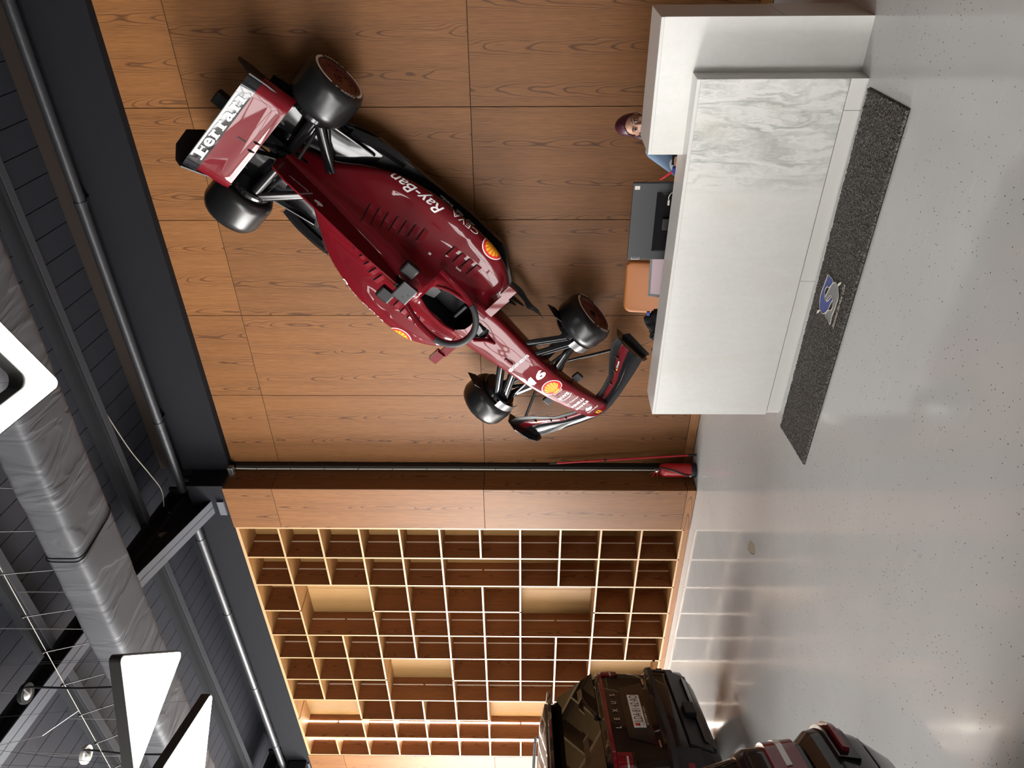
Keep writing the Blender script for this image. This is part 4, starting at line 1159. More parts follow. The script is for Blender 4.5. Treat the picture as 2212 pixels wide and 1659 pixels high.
def louvre(a, b, rise=0.014):
    """a raised gill lip across the bodywork from a to b (x, y), open towards the rear"""
    A, B = Vector(a), Vector(b); n = 8; ring = []
    rows = []
    for i in range(n + 1):
        p = A.lerp(B, i / n); e = math.sin(math.pi * min(1, max(0, i / n))) ** 0.5
        z0 = top(p.x, p.y); z1 = top(p.x + 0.035, p.y)
        rows.append([(p.x, p.y, z0 - 0.004), (p.x, p.y, z0 + rise * e + 0.001), (p.x + 0.05, p.y, z1 + 0.001)])
    mb = MB(); mb.loft(rows, closed=False, caps=False)
    dark = MB(); dark.loft([[(r[0][0] - 0.010, r[0][1], top(r[0][0] - 0.010, r[0][1]) + 0.0012), (r[0][0], r[0][1], r[1][2] - 0.002)] for r in rows], closed=False, caps=False)
    o = mb.build('louvre', 'red_paint', car, True, 60); dark.build('slit', 'black_satin', o)


for s in (-1, 1):
    for i in range(7):
        t = i / 6; louvre((-2.26 + 0.48 * t, (.075 + .16 * t) * s), (-2.285 + 0.49 * t, (.20 + .18 * t) * s))
    for i in range(4):
        t = i / 3; louvre((-1.50 + 0.26 * t, (.325 - .01 * t) * s), (-1.49 + 0.27 * t, (.45 + .015 * t) * s))

# floor, diffuser, fences ------------------------------------------------------
FL = [(-2.95, .46), (-2.60, .60), (-2.07, .625), (-1.55, .655), (-1.10, .645), (-.92, .54), (-.72, .40), (-.60, .30), (-.60, .16)]
fl = crom(FL, 5)
MB().prism(fl + [(a, -b) for a, b in fl[::-1]], 0.045, 0.075, 'Z').build('floor_plate', 'black_satin', car)
for s in (-1, 1):
    MB().loft([[(x, y * s, 0.04), (x, (y + .012) * s, 0.04), (x, (y + .012) * s, h_), (x, y * s, h_)] for x, y, h_ in ((-2.9, .47, .10), (-2.55, .60, .115), (-2.07, .622, .11), (-1.55, .652, .10), (-1.10, .642, .10))]).build('floor_edge', 'black_gloss', car)
    leaf = [(-.74, .40, .030), (-.62, .395, .040), (-.50, .37, .030), (-.42, .345, .038), (-.34, .355, .030), (-.22, .345, .004)]
    MB().loft([[(x, (y - w) * s, .05), (x, (y + w) * s, .09), (x, (y + w) * s, .098), (x, (y - w) * s, .058)] for x, y, w in crom(leaf, 4)]).build('floor_fence', 'black_satin', car, True)
    for k2, (w0, ln) in enumerate(((.30, .24), (.25, .18))):
        MB().prism([(-.70, .03), (-.70 + ln, .05), (-.70 + ln, .07), (-.70, .17)], w0 * s - .005, w0 * s + .005, 'Y').build('floor_fence', 'black_satin', car)
    # rear floor ramp beside the gearbox
    rows = []
    for t in [i / 8 for i in range(9)]:
        x = -2.45 - 0.95 * t; w0 = .20 - .08 * t; w1 = .50 - .06 * t; zz = .08 + .20 * t ** 1.6
        rows.append([(x, w0 * s, zz + .03 * math.sin(math.pi * t)), (x, (w0 + w1) / 2 * s, zz + .05 * math.sin(math.pi * t)), (x, w1 * s, zz), (x, w1 * s, zz - .02), (x, w0 * s, zz - .02)])
    MB().loft(rows).build('diffuser', 'black_gloss', car, True)
    MB().prism([(-2.5, .05), (-3.4, .22), (-3.42, .36), (-3.0, .28), (-2.5, .12)], .455 * s, .465 * s, 'Y').build('diffuser_fence', 'black_gloss', car)
    # swan-necked body panel sweeping round in front of the rear wheel
    rows = [[(x, (y - .05) * s, z), (x, y * s, z + .02), (x, (y + .045) * s, z - .01), (x, (y + .02) * s, z - .03)] for x, y, z in crom([(-2.78, .50, .16), (-2.60, .555, .14), (-2.40, .585, .12), (-2.25, .60, .10)], 4)]
    MB().loft(rows).build('brake_scoop', 'black_gloss', car, True)
MB().loft([[(x, y, z) for y, z in ((-w, .09), (w, .09), (w * .8, h_), (-w * .8, h_))] for x, w, h_ in ((-2.9, .10, .33), (-3.25, .075, .30), (-3.55, .05, .27))]).build('gearbox', 'black_gloss', car)
MB().cbox(-3.78, -3.55, -0.055, 0.055, 0.24, 0.34, 0.012).build('rear_light', 'black_satin', car)

# rear wing --------------------------------------------------------------------
rw = thing('rear_wing'); rw.parent = car
def wing(xs, ys, roll, thick, name, mat, parent, n=26):
    """spanwise loft; xs = chord points (x, z) front to back at the middle; tips roll down"""
    rows = []
    for i in range(n + 1):
        y = -ys + 2 * ys * i / n; a = abs(y) / ys
        drop = roll * max(0, (a - .80) / .20) ** 2.0
        up_ = [(x, y, z - drop) for x, z in xs]; lo = [(x, y, z - drop - thick) for x, z in xs[::-1]]
        rows.append(up_ + lo)
    return MB().loft(rows).build(name, mat, parent, True, 50)


wing([(-3.265, .575), (-3.31, .60), (-3.40, .625), (-3.50, .655), (-3.545, .672)], 0.515, 0.09, 0.012, 'main_plane', 'red_paint', rw)
wing([(-3.53, .685), (-3.58, .70), (-3.64, .725)], 0.510, 0.06, 0.008, 'upper_flap', 'mirror_black', rw)
for s in (-1, 1):
    EP = [(-3.26, .50), (-3.24, .22), (-3.42, .15), (-3.70, .20), (-3.80, .33), (-3.78, .52), (-3.70, .66), (-3.64, .70), (-3.5, .62)]
    def ey(z): return .515 - .30 * max(0, .66 - z)
    MB().loft([[(x, ey(z) * s, z) for x, z in EP], [(x, (ey(z) - .012) * s, z) for x, z in EP]]).build('end_plate', 'black_satin', rw)
    MB().prism([(-3.36, .60), (-3.30, .61), (-3.20, .50), (-3.06, .36), (-3.04, .30), (-3.12, .30), (-3.22, .44)], (.045 * s) - .006, (.045 * s) + .006, 'Y').build('wing_pylon', 'black_gloss', rw)
wing([(-3.36, .30), (-3.44, .32), (-3.52, .36)], 0.50, 0.0, 0.010, 'beam_wing', 'black_gloss', rw, 10)
MB().prism([(-3.44, .640), (-3.37, .622), (-3.37, .615), (-3.44, .63)], -0.005, 0.005, 'Y').build('actuator', 'black_satin', rw)
for s in (-1, 1): MB().lathe([(0, 0), (.009, 0), (.009, .002), (0, .002)], 12, mat=Matrix.Translation((-3.60, .455 * s, .7075))).build('bolt', 'black_satin', rw)

# wheels ------------------------------------------------------------------------
def wheel(x, y, w, side, front):
    t = thing('wheel', (x, y, RW_)); t.parent = car
    m = Matrix.Rotation(R_(-90 * side), 4, 'X')          # lathe axis to the outboard side
    r = RW_; hw = w / 2
    prof = [(r * .60, -hw + .01), (r * .80, -hw), (r * .90, -hw + .01), (r * .985, -hw + .055), (r, -hw + .09), (r, hw - .09), (r * .985, hw - .055), (r * .90, hw - .01), (r * .80, hw), (r * .70, hw - .008)]
    MB().lathe(prof, 56, mat=m).build('tyre', 'rubber', t, True, 60)
    for a0, a1 in ((R_(-25), R_(85)), (R_(155), R_(265))):    # two broad white arcs on the sidewall
        rows = []
        for k2 in range(25):
            a = a0 + (a1 - a0) * k2 / 24; ca, sa = math.cos(a), math.sin(a)
            rows.append([m @ Vector((r * q1 * ca, r * q1 * sa, hw + q2)) for q1, q2 in ((.765, -.0018), (.80, .0012), (.845, -.003))])
        MB().loft(rows, closed=False, caps=False).build('sidewall_stripe', 'decal_white', t, True)
    MB().lathe([(r * .72, hw - .02), (r * .72, hw - .006), (r * .66, hw - .004), (r * .62, hw - .018), (r * .40, hw - .028), (r * .16, hw - .016), (r * .15, hw - .03), (0, hw - .03)], 48, mat=m).build('wheel_cover', 'rim_red', t, True)
    MB().lathe([(r * .14, hw - .034), (r * .14, hw - .012), (r * .09, hw - .006), (r * .08, hw - .02), (0, hw - .02)], 24, mat=m).build('wheel_nut', 'black_satin' if front else 'rim_red', t, True)
    for k2 in range(10):
        a = 2 * math.pi * k2 / 10; MB().lathe([(0, hw - .029), (.007, hw - .029), (.007, hw - .019), (0, hw - .019)], 10, mat=m @ Matrix.Translation((r * .52 * math.cos(a), r * .52 * math.sin(a), 0))).build('bolt', 'black_satin', t)
    # inboard brake drum with cooling scoop
    MB().lathe([(r * .70, -hw - .055), (r * .74, -hw - .04), (r * .74, -hw + .03), (0, -hw + .03)], 40, mat=m).build('brake_drum', 'black_gloss', t, True)
    MB().lathe([(0, -hw - .056), (r * .70, -hw - .056), (r * .70, -hw - .05), (0, -hw - .05)], 40, mat=m).build('drum_face', 'black_satin', t, True)
    # lettering round the sidewall
    V, Fc = fit_text('P ZERO', w=0.20, h=0.026, bold=0.03, sub=0.03); mb = MB()
    for a0 in (R_(-60), R_(120)):
        pts = []
        for u, v in V:
            a = a0 + u / (r * .84); rr = r * .84 - v
            pts.append(m @ Vector((rr * math.cos(a) * (1), rr * math.sin(a), hw + .0012 - .012 * max(0, (rr / r - .84)) * 5)))
        mb.add(pts, Fc)
    mb.build('tyre_lettering', 'decal_white', t)
    return t


for s in (-1, 1):
    wheel(-WB, (YR - WR / 2) * s, WR, s, False); wheel(0.0, (YF - WF / 2) * s, WF, s, True)
# polished winglets over the front drums
for s in (-1, 1):
    rows = []
    for i in range(9):
        a = R_(20 + 75 * i / 8); rr = 0.245
        rows.append([(rr * math.cos(a), (.50 + dy) * s, RW_ + rr * math.sin(a) + dz) for dy, dz in ((-.02, -.006), (.06, 0), (.06, .012), (-.02, .006))])
    MB().loft(rows).build('drum_winglet', 'polished', car, True)
    MB().prism([(-.40, .30), (-.30, .42), (-.20, .40), (-.16, .26), (-.30, .24)], .575 * s - .004, .575 * s + .004, 'Y').build('wake_deflector', 'black_satin', car)

# suspension ---------------------------------------------------------------------
def arm(a, b, w=0.030, mat='black_gloss', t=0.42):
    MB().tube([a, Vector(a).lerp(Vector(b), .5), b], w, 12, up=(0, 0, 1), flat=t).build('suspension_arm', mat, car, True)


for s in (-1, 1):
    arm((-.30, .17 * s, .46), (-.03, .52 * s, .42), .042); arm((-.15, .155 * s, .47), (.06, .53 * s, .42), .044); arm((.18, .13 * s, .36), (.10, .50 * s, .30), .046)
    arm((.02, .13 * s, .30), (.04, .54 * s, .17), .052, 'black_satin'); arm((.26, .12 * s, .30), (.05, .54 * s, .16), .024); arm((.06, .14 * s, .42), (.12, .50 * s, .34), .016)
    arm((-2.70, .14 * s, .30), (-3.05, .47 * s, .40), .042); arm((-3.06, .07 * s, .33), (-3.08, .48 * s, .40), .042); arm((-2.75, .15 * s, .18), (-3.06, .48 * s, .16), .044)
    arm((-3.15, .07 * s, .20), (-3.16, .48 * s, .16), .040); arm((-2.98, .10 * s, .42), (-3.02, .48 * s, .30), .018)
    # stays to the front wing ends
    arm((.28, .22 * s, .20), (.50, .62 * s, .19), .016, 'black_gloss', .9)

# mirrors -------------------------------------------------------------------------
for s in (-1, 1):
    mr = thing('wing_mirror', (-.85, .50 * s, .56)); mr.parent = car
    MB().loft([[(x, y * s, z) for x, z in ((-.055, -.03), (.035, -.026), (.045, .0), (.03, .032), (-.055, .034))] for y in (-.06, .0, .07)]).build('housing', 'red_paint', mr, True, 50)
    MB().box(-.058, -.055, -.055, .065, -.025, .028).build('glass', 'silver', mr)
    MB().loft([[(x, y * s, z) for x, z in ((-.03, -.012), (.055, -.012), (.055, .006), (-.03, .006))] for y in (-.30, -.16, -.05)]).build('stalk', 'red_paint', mr)

# front wing -----------------------------------------------------------------------
fw = thing('front_wing'); fw.parent = car
LEAD = [(0.0, 1.12), (.12, 1.105), (.30, 1.055), (.55, .965), (.77, .875)]
TRAIL = [(0.0, .90), (.09, .83), (.22, .80), (.40, .715), (.58, .52), (.70, .43), (.77, .42)]
def interp(T, y):
    for (a, b), (c, d) in zip(T[:-1], T[1:]):
        if y <= c + 1e-9: return b + (d - b) * (y - a) / (c - a)
    return T[-1][1]


def element(f0, f1, z0, z1, name, mat, y0=0.0, y1=.77):
    for s in (-1, 1):
        rows = []; n = 20
        for i in range(n + 1):
            y = y0 + (y1 - y0) * i / n; xl, xt = interp(LEAD, y), interp(TRAIL, y); droop = 0.05 * (1 - y / .77) ** 2
            P = []
            for k2 in range(5):
                t = k2 / 4; f = f0 + (f1 - f0) * t; x = xl + (xt - xl) * f
                zz = z0 + (z1 - z0) * t + .012 * math.sin(math.pi * t) + droop * (1 - f) * .6
                P.append((x, y * s, zz))
            rows.append(P + [(a, b, c - .007) for a, b, c in P[::-1]])
        o = MB().loft(rows).build(name, mat, fw, True, 50)


element(0.0, .46, .085, .115, 'main_plane', 'mirror_black', 0.0); element(.47, .73, .125, .155, 'middle_flap', 'red_paint', .06); element(.74, 1.0, .165, .205, 'upper_flap', 'black_satin', .10)
for s in (-1, 1):
    P = [(.40, .21), (.42, .06), (.60, .045), (.90, .05), (.91, .10), (.84, .20), (.70, .27), (.50, .285)]
    MB().loft([[(x, (.772 + .03 * (.9 - x)) * s, z) for x, z in P], [(x, (.784 + .03 * (.9 - x)) * s, z) for x, z in P]]).build('end_plate', 'black_gloss', fw)
    MB().loft([[(x, y * s, z) for x, y, z in ((.50, .785, .07), (.88, .775, .06), (.90, .83, .055), (.55, .85, .06))], [(x, y * s, z) for x, y, z in ((.50, .785, .08), (.88, .775, .07), (.90, .83, .062), (.55, .85, .067))]]).build('dive_plane', 'black_satin', fw)
    for yv in (.16, .33, .47, .60): 
        xl, xt = interp(LEAD, yv), interp(TRAIL, yv); x = xl + (xt - xl) * .735
        MB().cbox(x - .028, x + .028, yv * s - .004, yv * s + .004, .15, .185, .002).build('slot_bracket', 'black_satin', fw)
    # camera pods beside the nose
    MB().cbox(.38, .47, (.165 if s > 0 else -.255), (.255 if s > 0 else -.165), .315, .355, .012).build('nose_camera', 'black_satin', car)
    MB().tube([(.42, .12 * s, .35), (.42, .18 * s, .335)], .012, 8).build('camera_stalk', 'black_satin', car)
    MB().cbox(-.36, -.26, .055 * s - .012, .055 * s + .012, .545, .565, .005).build('nose_fin', 'red_paint', car) if s < 0 else None

# lettering and badges ----------------------------------------------------------------
def decal(V, Fc, x, y, ang, mat, name='lettering', proj=(0, 0, -1), parent=None, lift=0.003, tree=None, split=False):
    """flat print laid on the bodywork: drawing right/up turned by ang about +z, dropped on to the surface along proj"""
    tree = tree or BODY; c, s = math.cos(ang), math.sin(ang); pr = Vector(proj).normalized(); mb = MB(); pts = []; bad = set()
    last = None
    for u, v in V:
        p = Vector((x + u * c - v * s, y + u * s + v * c, 0.45)) - pr * 0.8
        h_ = tree.ray_cast(p, pr)
        q = h_[0] if h_[0] else (Vector((p.x, p.y, last)) if last is not None and abs(pr.z) > .9 else p + pr * 0.8)
        if h_[0]: last = q.z
        else: bad.add(len(pts))
        pts.append(q - pr * lift)
    mb.add(pts, [f for f in Fc if not bad.intersection(f)])
    if not mb.f: return None
    if not split: return mb.build(name, mat, parent or car)
    # one object for each character
    par = list(range(len(mb.v)))
    def root(i):
        while par[i] != i: par[i] = par[par[i]]; i = par[i]
        return i
    for f in mb.f:
        for i in f[1:]: par[root(i)] = root(f[0])
    groups = {}
    for f in mb.f: groups.setdefault(root(f[0]), []).append(f)
    for fs_ in groups.values():
        used = sorted({i for f in fs_ for i in f}); ix = {q: n for n, q in enumerate(used)}
        MB().add([mb.v[i] for i in used], [tuple(ix[i] for i in f) for f in fs_]).build('letter', mat, parent or car)


A_N = R_(90)                       # on the nose: reads towards the car's left, tops towards the rear
def ntext(s, x, y=0.0, w=None, h=None, mat='decal_white', **k):
    V, Fc = fit_text(s, w, h, sub=0.02, **k); return decal(V, Fc, x, y, A_N, mat, split=(h or 0) > .035)


def ndraw(pts, x, y, mat, name, lift=.003, n=6, ang=None, proj=(0, 0, -1)):
    """closed outline as print"""
    bm = bmesh.new(); f = bm.faces.new([bm.verts.new((a, b, 0)) for a, b in pts]); bmesh.ops.triangulate(bm, faces=bm.faces[:])
    for _ in range(4):
        es = [e for e in bm.edges if e.calc_length() > .016]
        if not es: break
        bmesh.ops.subdivide_edges(bm, edges=es, cuts=1); bmesh.ops.triangulate(bm, faces=bm.faces[:])
    bm.verts.index_update(); V = [(v.co.x, v.co.y) for v in bm.verts]; Fc = [[v.index for v in q.verts] for q in bm.faces]; bm.free()
    return decal(V, Fc, x, y, A_N if ang is None else ang, mat, name, proj, lift=lift)


ntext('@GENESYS', -.225, .0, w=.275, h=.040, bold=.02)
one = [(-.016, -.050), (.026, -.050), (.026, .050), (-.004, .050), (-.050, .022), (-.050, -.004), (-.016, .012)]
ndraw([(a + .14 * b, b) for a, b in one], .03, -.068, 'decal_white', 'letter'); ntext('6', .03, .045, w=.120, h=.100, bold=.04, shear=.12)
def pecten(x, y, sc, ang=None, proj=(0, 0, -1)):
    ol = []
    for k2 in range(25):
        a = R_(-25 + 230 * k2 / 24); ol.append((1.0 * math.cos(a), .15 + .92 * math.sin(a)))
    ol += [(-.78, -.42), (-.50, -.52), (-.46, -.80), (.46, -.80), (.50, -.52), (.78, -.42)]
    ndraw([(a * sc * 1.10, b * sc * 1.10) for a, b in ol], x, y, 'decal_white', 'emblem', .0025, ang=ang, proj=proj)
    ndraw([(a * sc * 1.02, b * sc * 1.02) for a, b in ol], x, y, 'decal_red', 'emblem', .0038, ang=ang, proj=proj)
    for k2 in range(7):
        a0 = R_(-8 + 196 * k2 / 7 + 3.0); a1 = R_(-8 + 196 * (k2 + 1) / 7 - 3.0)
        if 1:
            q = [(.13 * math.cos(a0) * 1.4, -.42 + .10 * abs(math.sin(a0))), (.80 * math.cos(a0), .12 + .74 * math.sin(a0)), (.82 * math.cos((a0 + a1) / 2), .12 + .77 * math.sin((a0 + a1) / 2)), (.80 * math.cos(a1), .12 + .74 * math.sin(a1)), (.13 * math.cos(a1) * 1.4, -.42 + .10 * abs(math.sin(a1)))]
            ndraw([(u * sc, v * sc) for u, v in q], x, y, 'decal_yellow', 'emblem_rib', .0052, ang=ang, proj=proj)
    ndraw([(a * sc, b * sc) for a, b in ((-.36, -.42), (-.40, -.68), (.40, -.68), (.36, -.42))], x, y, 'decal_yellow', 'emblem_rib', .0052, ang=ang, proj=proj)


pecten(.265, .005, .100)
ntext('aws', .44, -.005, w=.14, h=.045, bold=.02)
ndraw([(-.075, .004), (-.03, -.016), (.03, -.018), (.075, .006), (.07, .012), (.03, -.008), (-.03, -.006), (-.07, .010)], .482, 0, 'decal_white', 'smile')
ntext('Q Palantir', .575, 0, w=.165, h=.030); ntext('PIRELLI', .655, 0, w=.17, h=.036, bold=.05); ntext('MAHLE', .725, 0, w=.17, h=.036, bold=.04)
def flame(x, y, sc, ang, proj=(0, 0, -1), lift=.003):
    base = [(-1, -.15), (-.9, -.55), (-.4, -.8), (.2, -.8), (.8, -.55), (1, -.15), (.85, .1), (.6, .3), (.55, .0), (.3, .35), (.25, -.05), (.0, .75), (-.2, .55), (-.25, .1), (-.5, .5), (-.6, .1)]
    ndraw([(a * sc, b * sc) for a, b in crom(base + [base[0]], 2)[:-1]], x, y, 'decal_white', 'emblem', lift, ang=ang, proj=proj)


flame(.835, -.005, .045, A_N); ntext('Santander', .893, .01, w=.15, h=.030)
def horse(x, y, sc, ang=None, proj=(0, 0, -1), rnd=False):
    sq = [(-.8, -1), (.8, -1), (.8, 1), (-.8, 1)] if not rnd else [(math.cos(R_(20 * k2)), math.sin(R_(20 * k2))) for k2 in range(18)]
    ndraw([(a * sc, b * sc) for a, b in sq], x, y, 'decal_yellow', 'emblem', .003, ang=ang, proj=proj)
    hs = [(-.1, -.7), (.05, -.3), (.3, -.45), (.45, -.2), (.25, .0), (.4, .4), (.2, .7), (.0, .55), (-.3, .45), (-.15, .3), (-.4, .1), (-.1, .05), (-.3, -.3), (-.2, -.7)]
    ndraw([(a * sc, b * sc) for a, b in hs], x, y, 'decal_black', 'emblem', .0045, ang=ang, proj=proj)


horse(1.0, .005, .030)
# side lettering: left flank reads towards the rear, right flank towards the nose
for s in (1, -1):
    ang = R_(180) if s > 0 else 0.0
    pr = (0, -.62 * s, -.78)
    def stext(t, x, y, w, h, **k):
        V, Fc = fit_text(t, w, h, sub=.02, **k); decal(V, Fc, x, y * s, ang, 'decal_white', proj=pr, split=True)
    # drop point is aimed at the flank
    off = .62 / .78 * 0.17
    stext('Ray-Ban', -2.05, .655 if s > 0 else .74, .52, .14, shear=.35, bold=.008)
    stext('CEVA', -1.57, .715, .30, .055, bold=-.005)
    pecten(-1.22, (.725) * s, .11, ang=ang, proj=pr)
    V, Fc = fit_text('brembo', .15, .030, bold=.02)
    mbx = MB()
    for t, x, w in (('brembo', -1.76, .15), ('NGK', -1.60, .085), ('SKF', -1.46, .10)):
        V, Fc = fit_text(t, w, .028, bold=.03); c = -1 if s > 0 else 1
        MB().add([(x + u * c, (.585 - v) * s, .0775) for u, v in V], Fc).build('lettering', 'decal_white', car)
    # on the fin
    V, Fc = fit_text('Santander', .20, .028); c = -1 if s > 0 else 1
    MB().add([(-2.86 + u * c, .0085 * s, .60 + v) for u, v in V], Fc).build('lettering', 'decal_white', car)
    base = [(-1, -.15), (-.9, -.55), (-.4, -.8), (.2, -.8), (.8, -.55), (1, -.15), (.85, .1), (.6, .3), (.55, .0), (.3, .35), (.25, -.05), (.0, .75), (-.2, .55), (-.25, .1), (-.5, .5), (-.6, .1)]
    P = crom(base + [base[0]], 2)[:-1]
    MB().prism([(-2.64 + a * .045 * c, .655 + b * .045) for a, b in P], .0072 * s, .0086 * s, 'Y').build('emblem', 'decal_white', car)
    # chassis side: small lettering and round badge
    V, Fc = fit_text('RICHARD MILLE', .24, .022); decal(V, Fc, -.45, .20 * s, ang, 'decal_white', proj=(0, -s, -.15))
    horse(-.20, .20 * s, .030, ang=ang, proj=(0, -s, -.25), rnd=True)
    V, Fc = fit_text('VELAS', .10, .026); decal(V, Fc, -.66, .22 * s, ang, 'decal_white', proj=(0, -s, -.15))
    V, Fc = fit_text('aws', .06, .020); decal(V, Fc, -1.33, .30 * s, ang, 'decal_white', proj=(0, -.5 * s, -.85))
    V, Fc = fit_text('E', .026, .030, bold=.03); decal(V, Fc, -1.62, .215 * s, ang, 'decal_white', proj=(0, -.75 * s, -.65))
    # front wing
    V, Fc = fit_text('V-Power', .095, .022, bold=.02)
    a = math.atan2(.11 * s, -.09) if s > 0 else math.atan2(.11, .09)
    dirv = (-.62, .78) if s > 0 else (.62, .78)
    upv = (-dirv[1], dirv[0]) if s > 0 else (-dirv[1], dirv[0])
    MB().add([(.70 + u * dirv[0] + v * upv[0], .545 * s + u * dirv[1] + v * upv[1], .172) for u, v in V], Fc).build('lettering', 'decal_white', fw)
    MB().lathe([(0, .1715), (.011, .1715), (.011, .1725), (0, .1725)], 12, mat=Matrix.Translation((.70 - .065 * dirv[0], .545 * s - .065 * dirv[1], 0))).build('lettering', 'decal_yellow', fw)
V, Fc = fit_text('VELAS', .085, .022, bold=.01); decal(V, Fc, -1.50, .0, A_N, 'decal_white')
# big slab-serif lettering on the rear wing flap
def flapz(x): return .685 + (.725 - .685) * (-3.53 - x) / .11 + .0035
LT = {}
def slab(k_, u0, u1, v0, v1):
    q = [(u0, v0), (u1, v0), (u1, v1), (u0, v1)]
    LT.setdefault(k_, MB()).add([(-3.590 - v, u, flapz(-3.590 - v)) for u, v in q], [(0, 1, 2, 3)])
def glyph(k_, ch_, u, w, h_, bold):
    V, Fc = fit_text(ch_, w, h_, bold=bold)
    LT.setdefault(k_, MB()).add([(-3.590 - (v - .046 + h_ / 2), u + a, flapz(-3.590 - (v - .046 + h_ / 2)) + .0003) for a, v in V], Fc)
# capital with its long bar running over the whole word
for q in ((-.315, -.270, -.046, .040), (-.345, -.235, -.046, -.034), (-.345, .335, .030, .044), (-.270, -.222, -.002, .010), (-.232, -.222, -.012, .020)): slab(0, *q)
def r_(k_, u):
    slab(k_, u - .028, u + .002, -.046, .020); slab(k_, u - .040, u + .016, -.046, -.036); slab(k_, u - .040, u - .02, .012, .022)
    glyph(k_, 'r', u + .012, .050, .066, .02)
glyph(1, 'e', -.165, .085, .068, .025); r_(2, -.075); r_(3, .025); glyph(4, 'a', .125, .085, .068, .025); slab(4, .150, .180, -.046, -.036); r_(5, .228)
slab(6, .290, .320, -.046, .020); slab(6, .276, .334, -.046, -.036); slab(6, .276, .30, .012, .022)
for q in LT.values(): q.build('letter', 'decal_white', rw)

# ================================================================== CARS IN THE SHOWROOM
def rrect(xr, xf, w, rr, rf, z, n=7):
    """plan outline, x forward: rear corners of radius rr, front corners of radius rf"""
    P = []
    for cx_, cy_, r, a0 in ((xf - rf, w - rf, rf, 0), (xr + rr, w - rr, rr, 90), (xr + rr, -w + rr, rr, 180), (xf - rf, -w + rf, rf, 270)):
        for k2 in range(n + 1):
            a = R_(a0 + 90 * k2 / n); P.append((cx_ + r * math.cos(a), cy_ + r * math.sin(a), z))
    return P


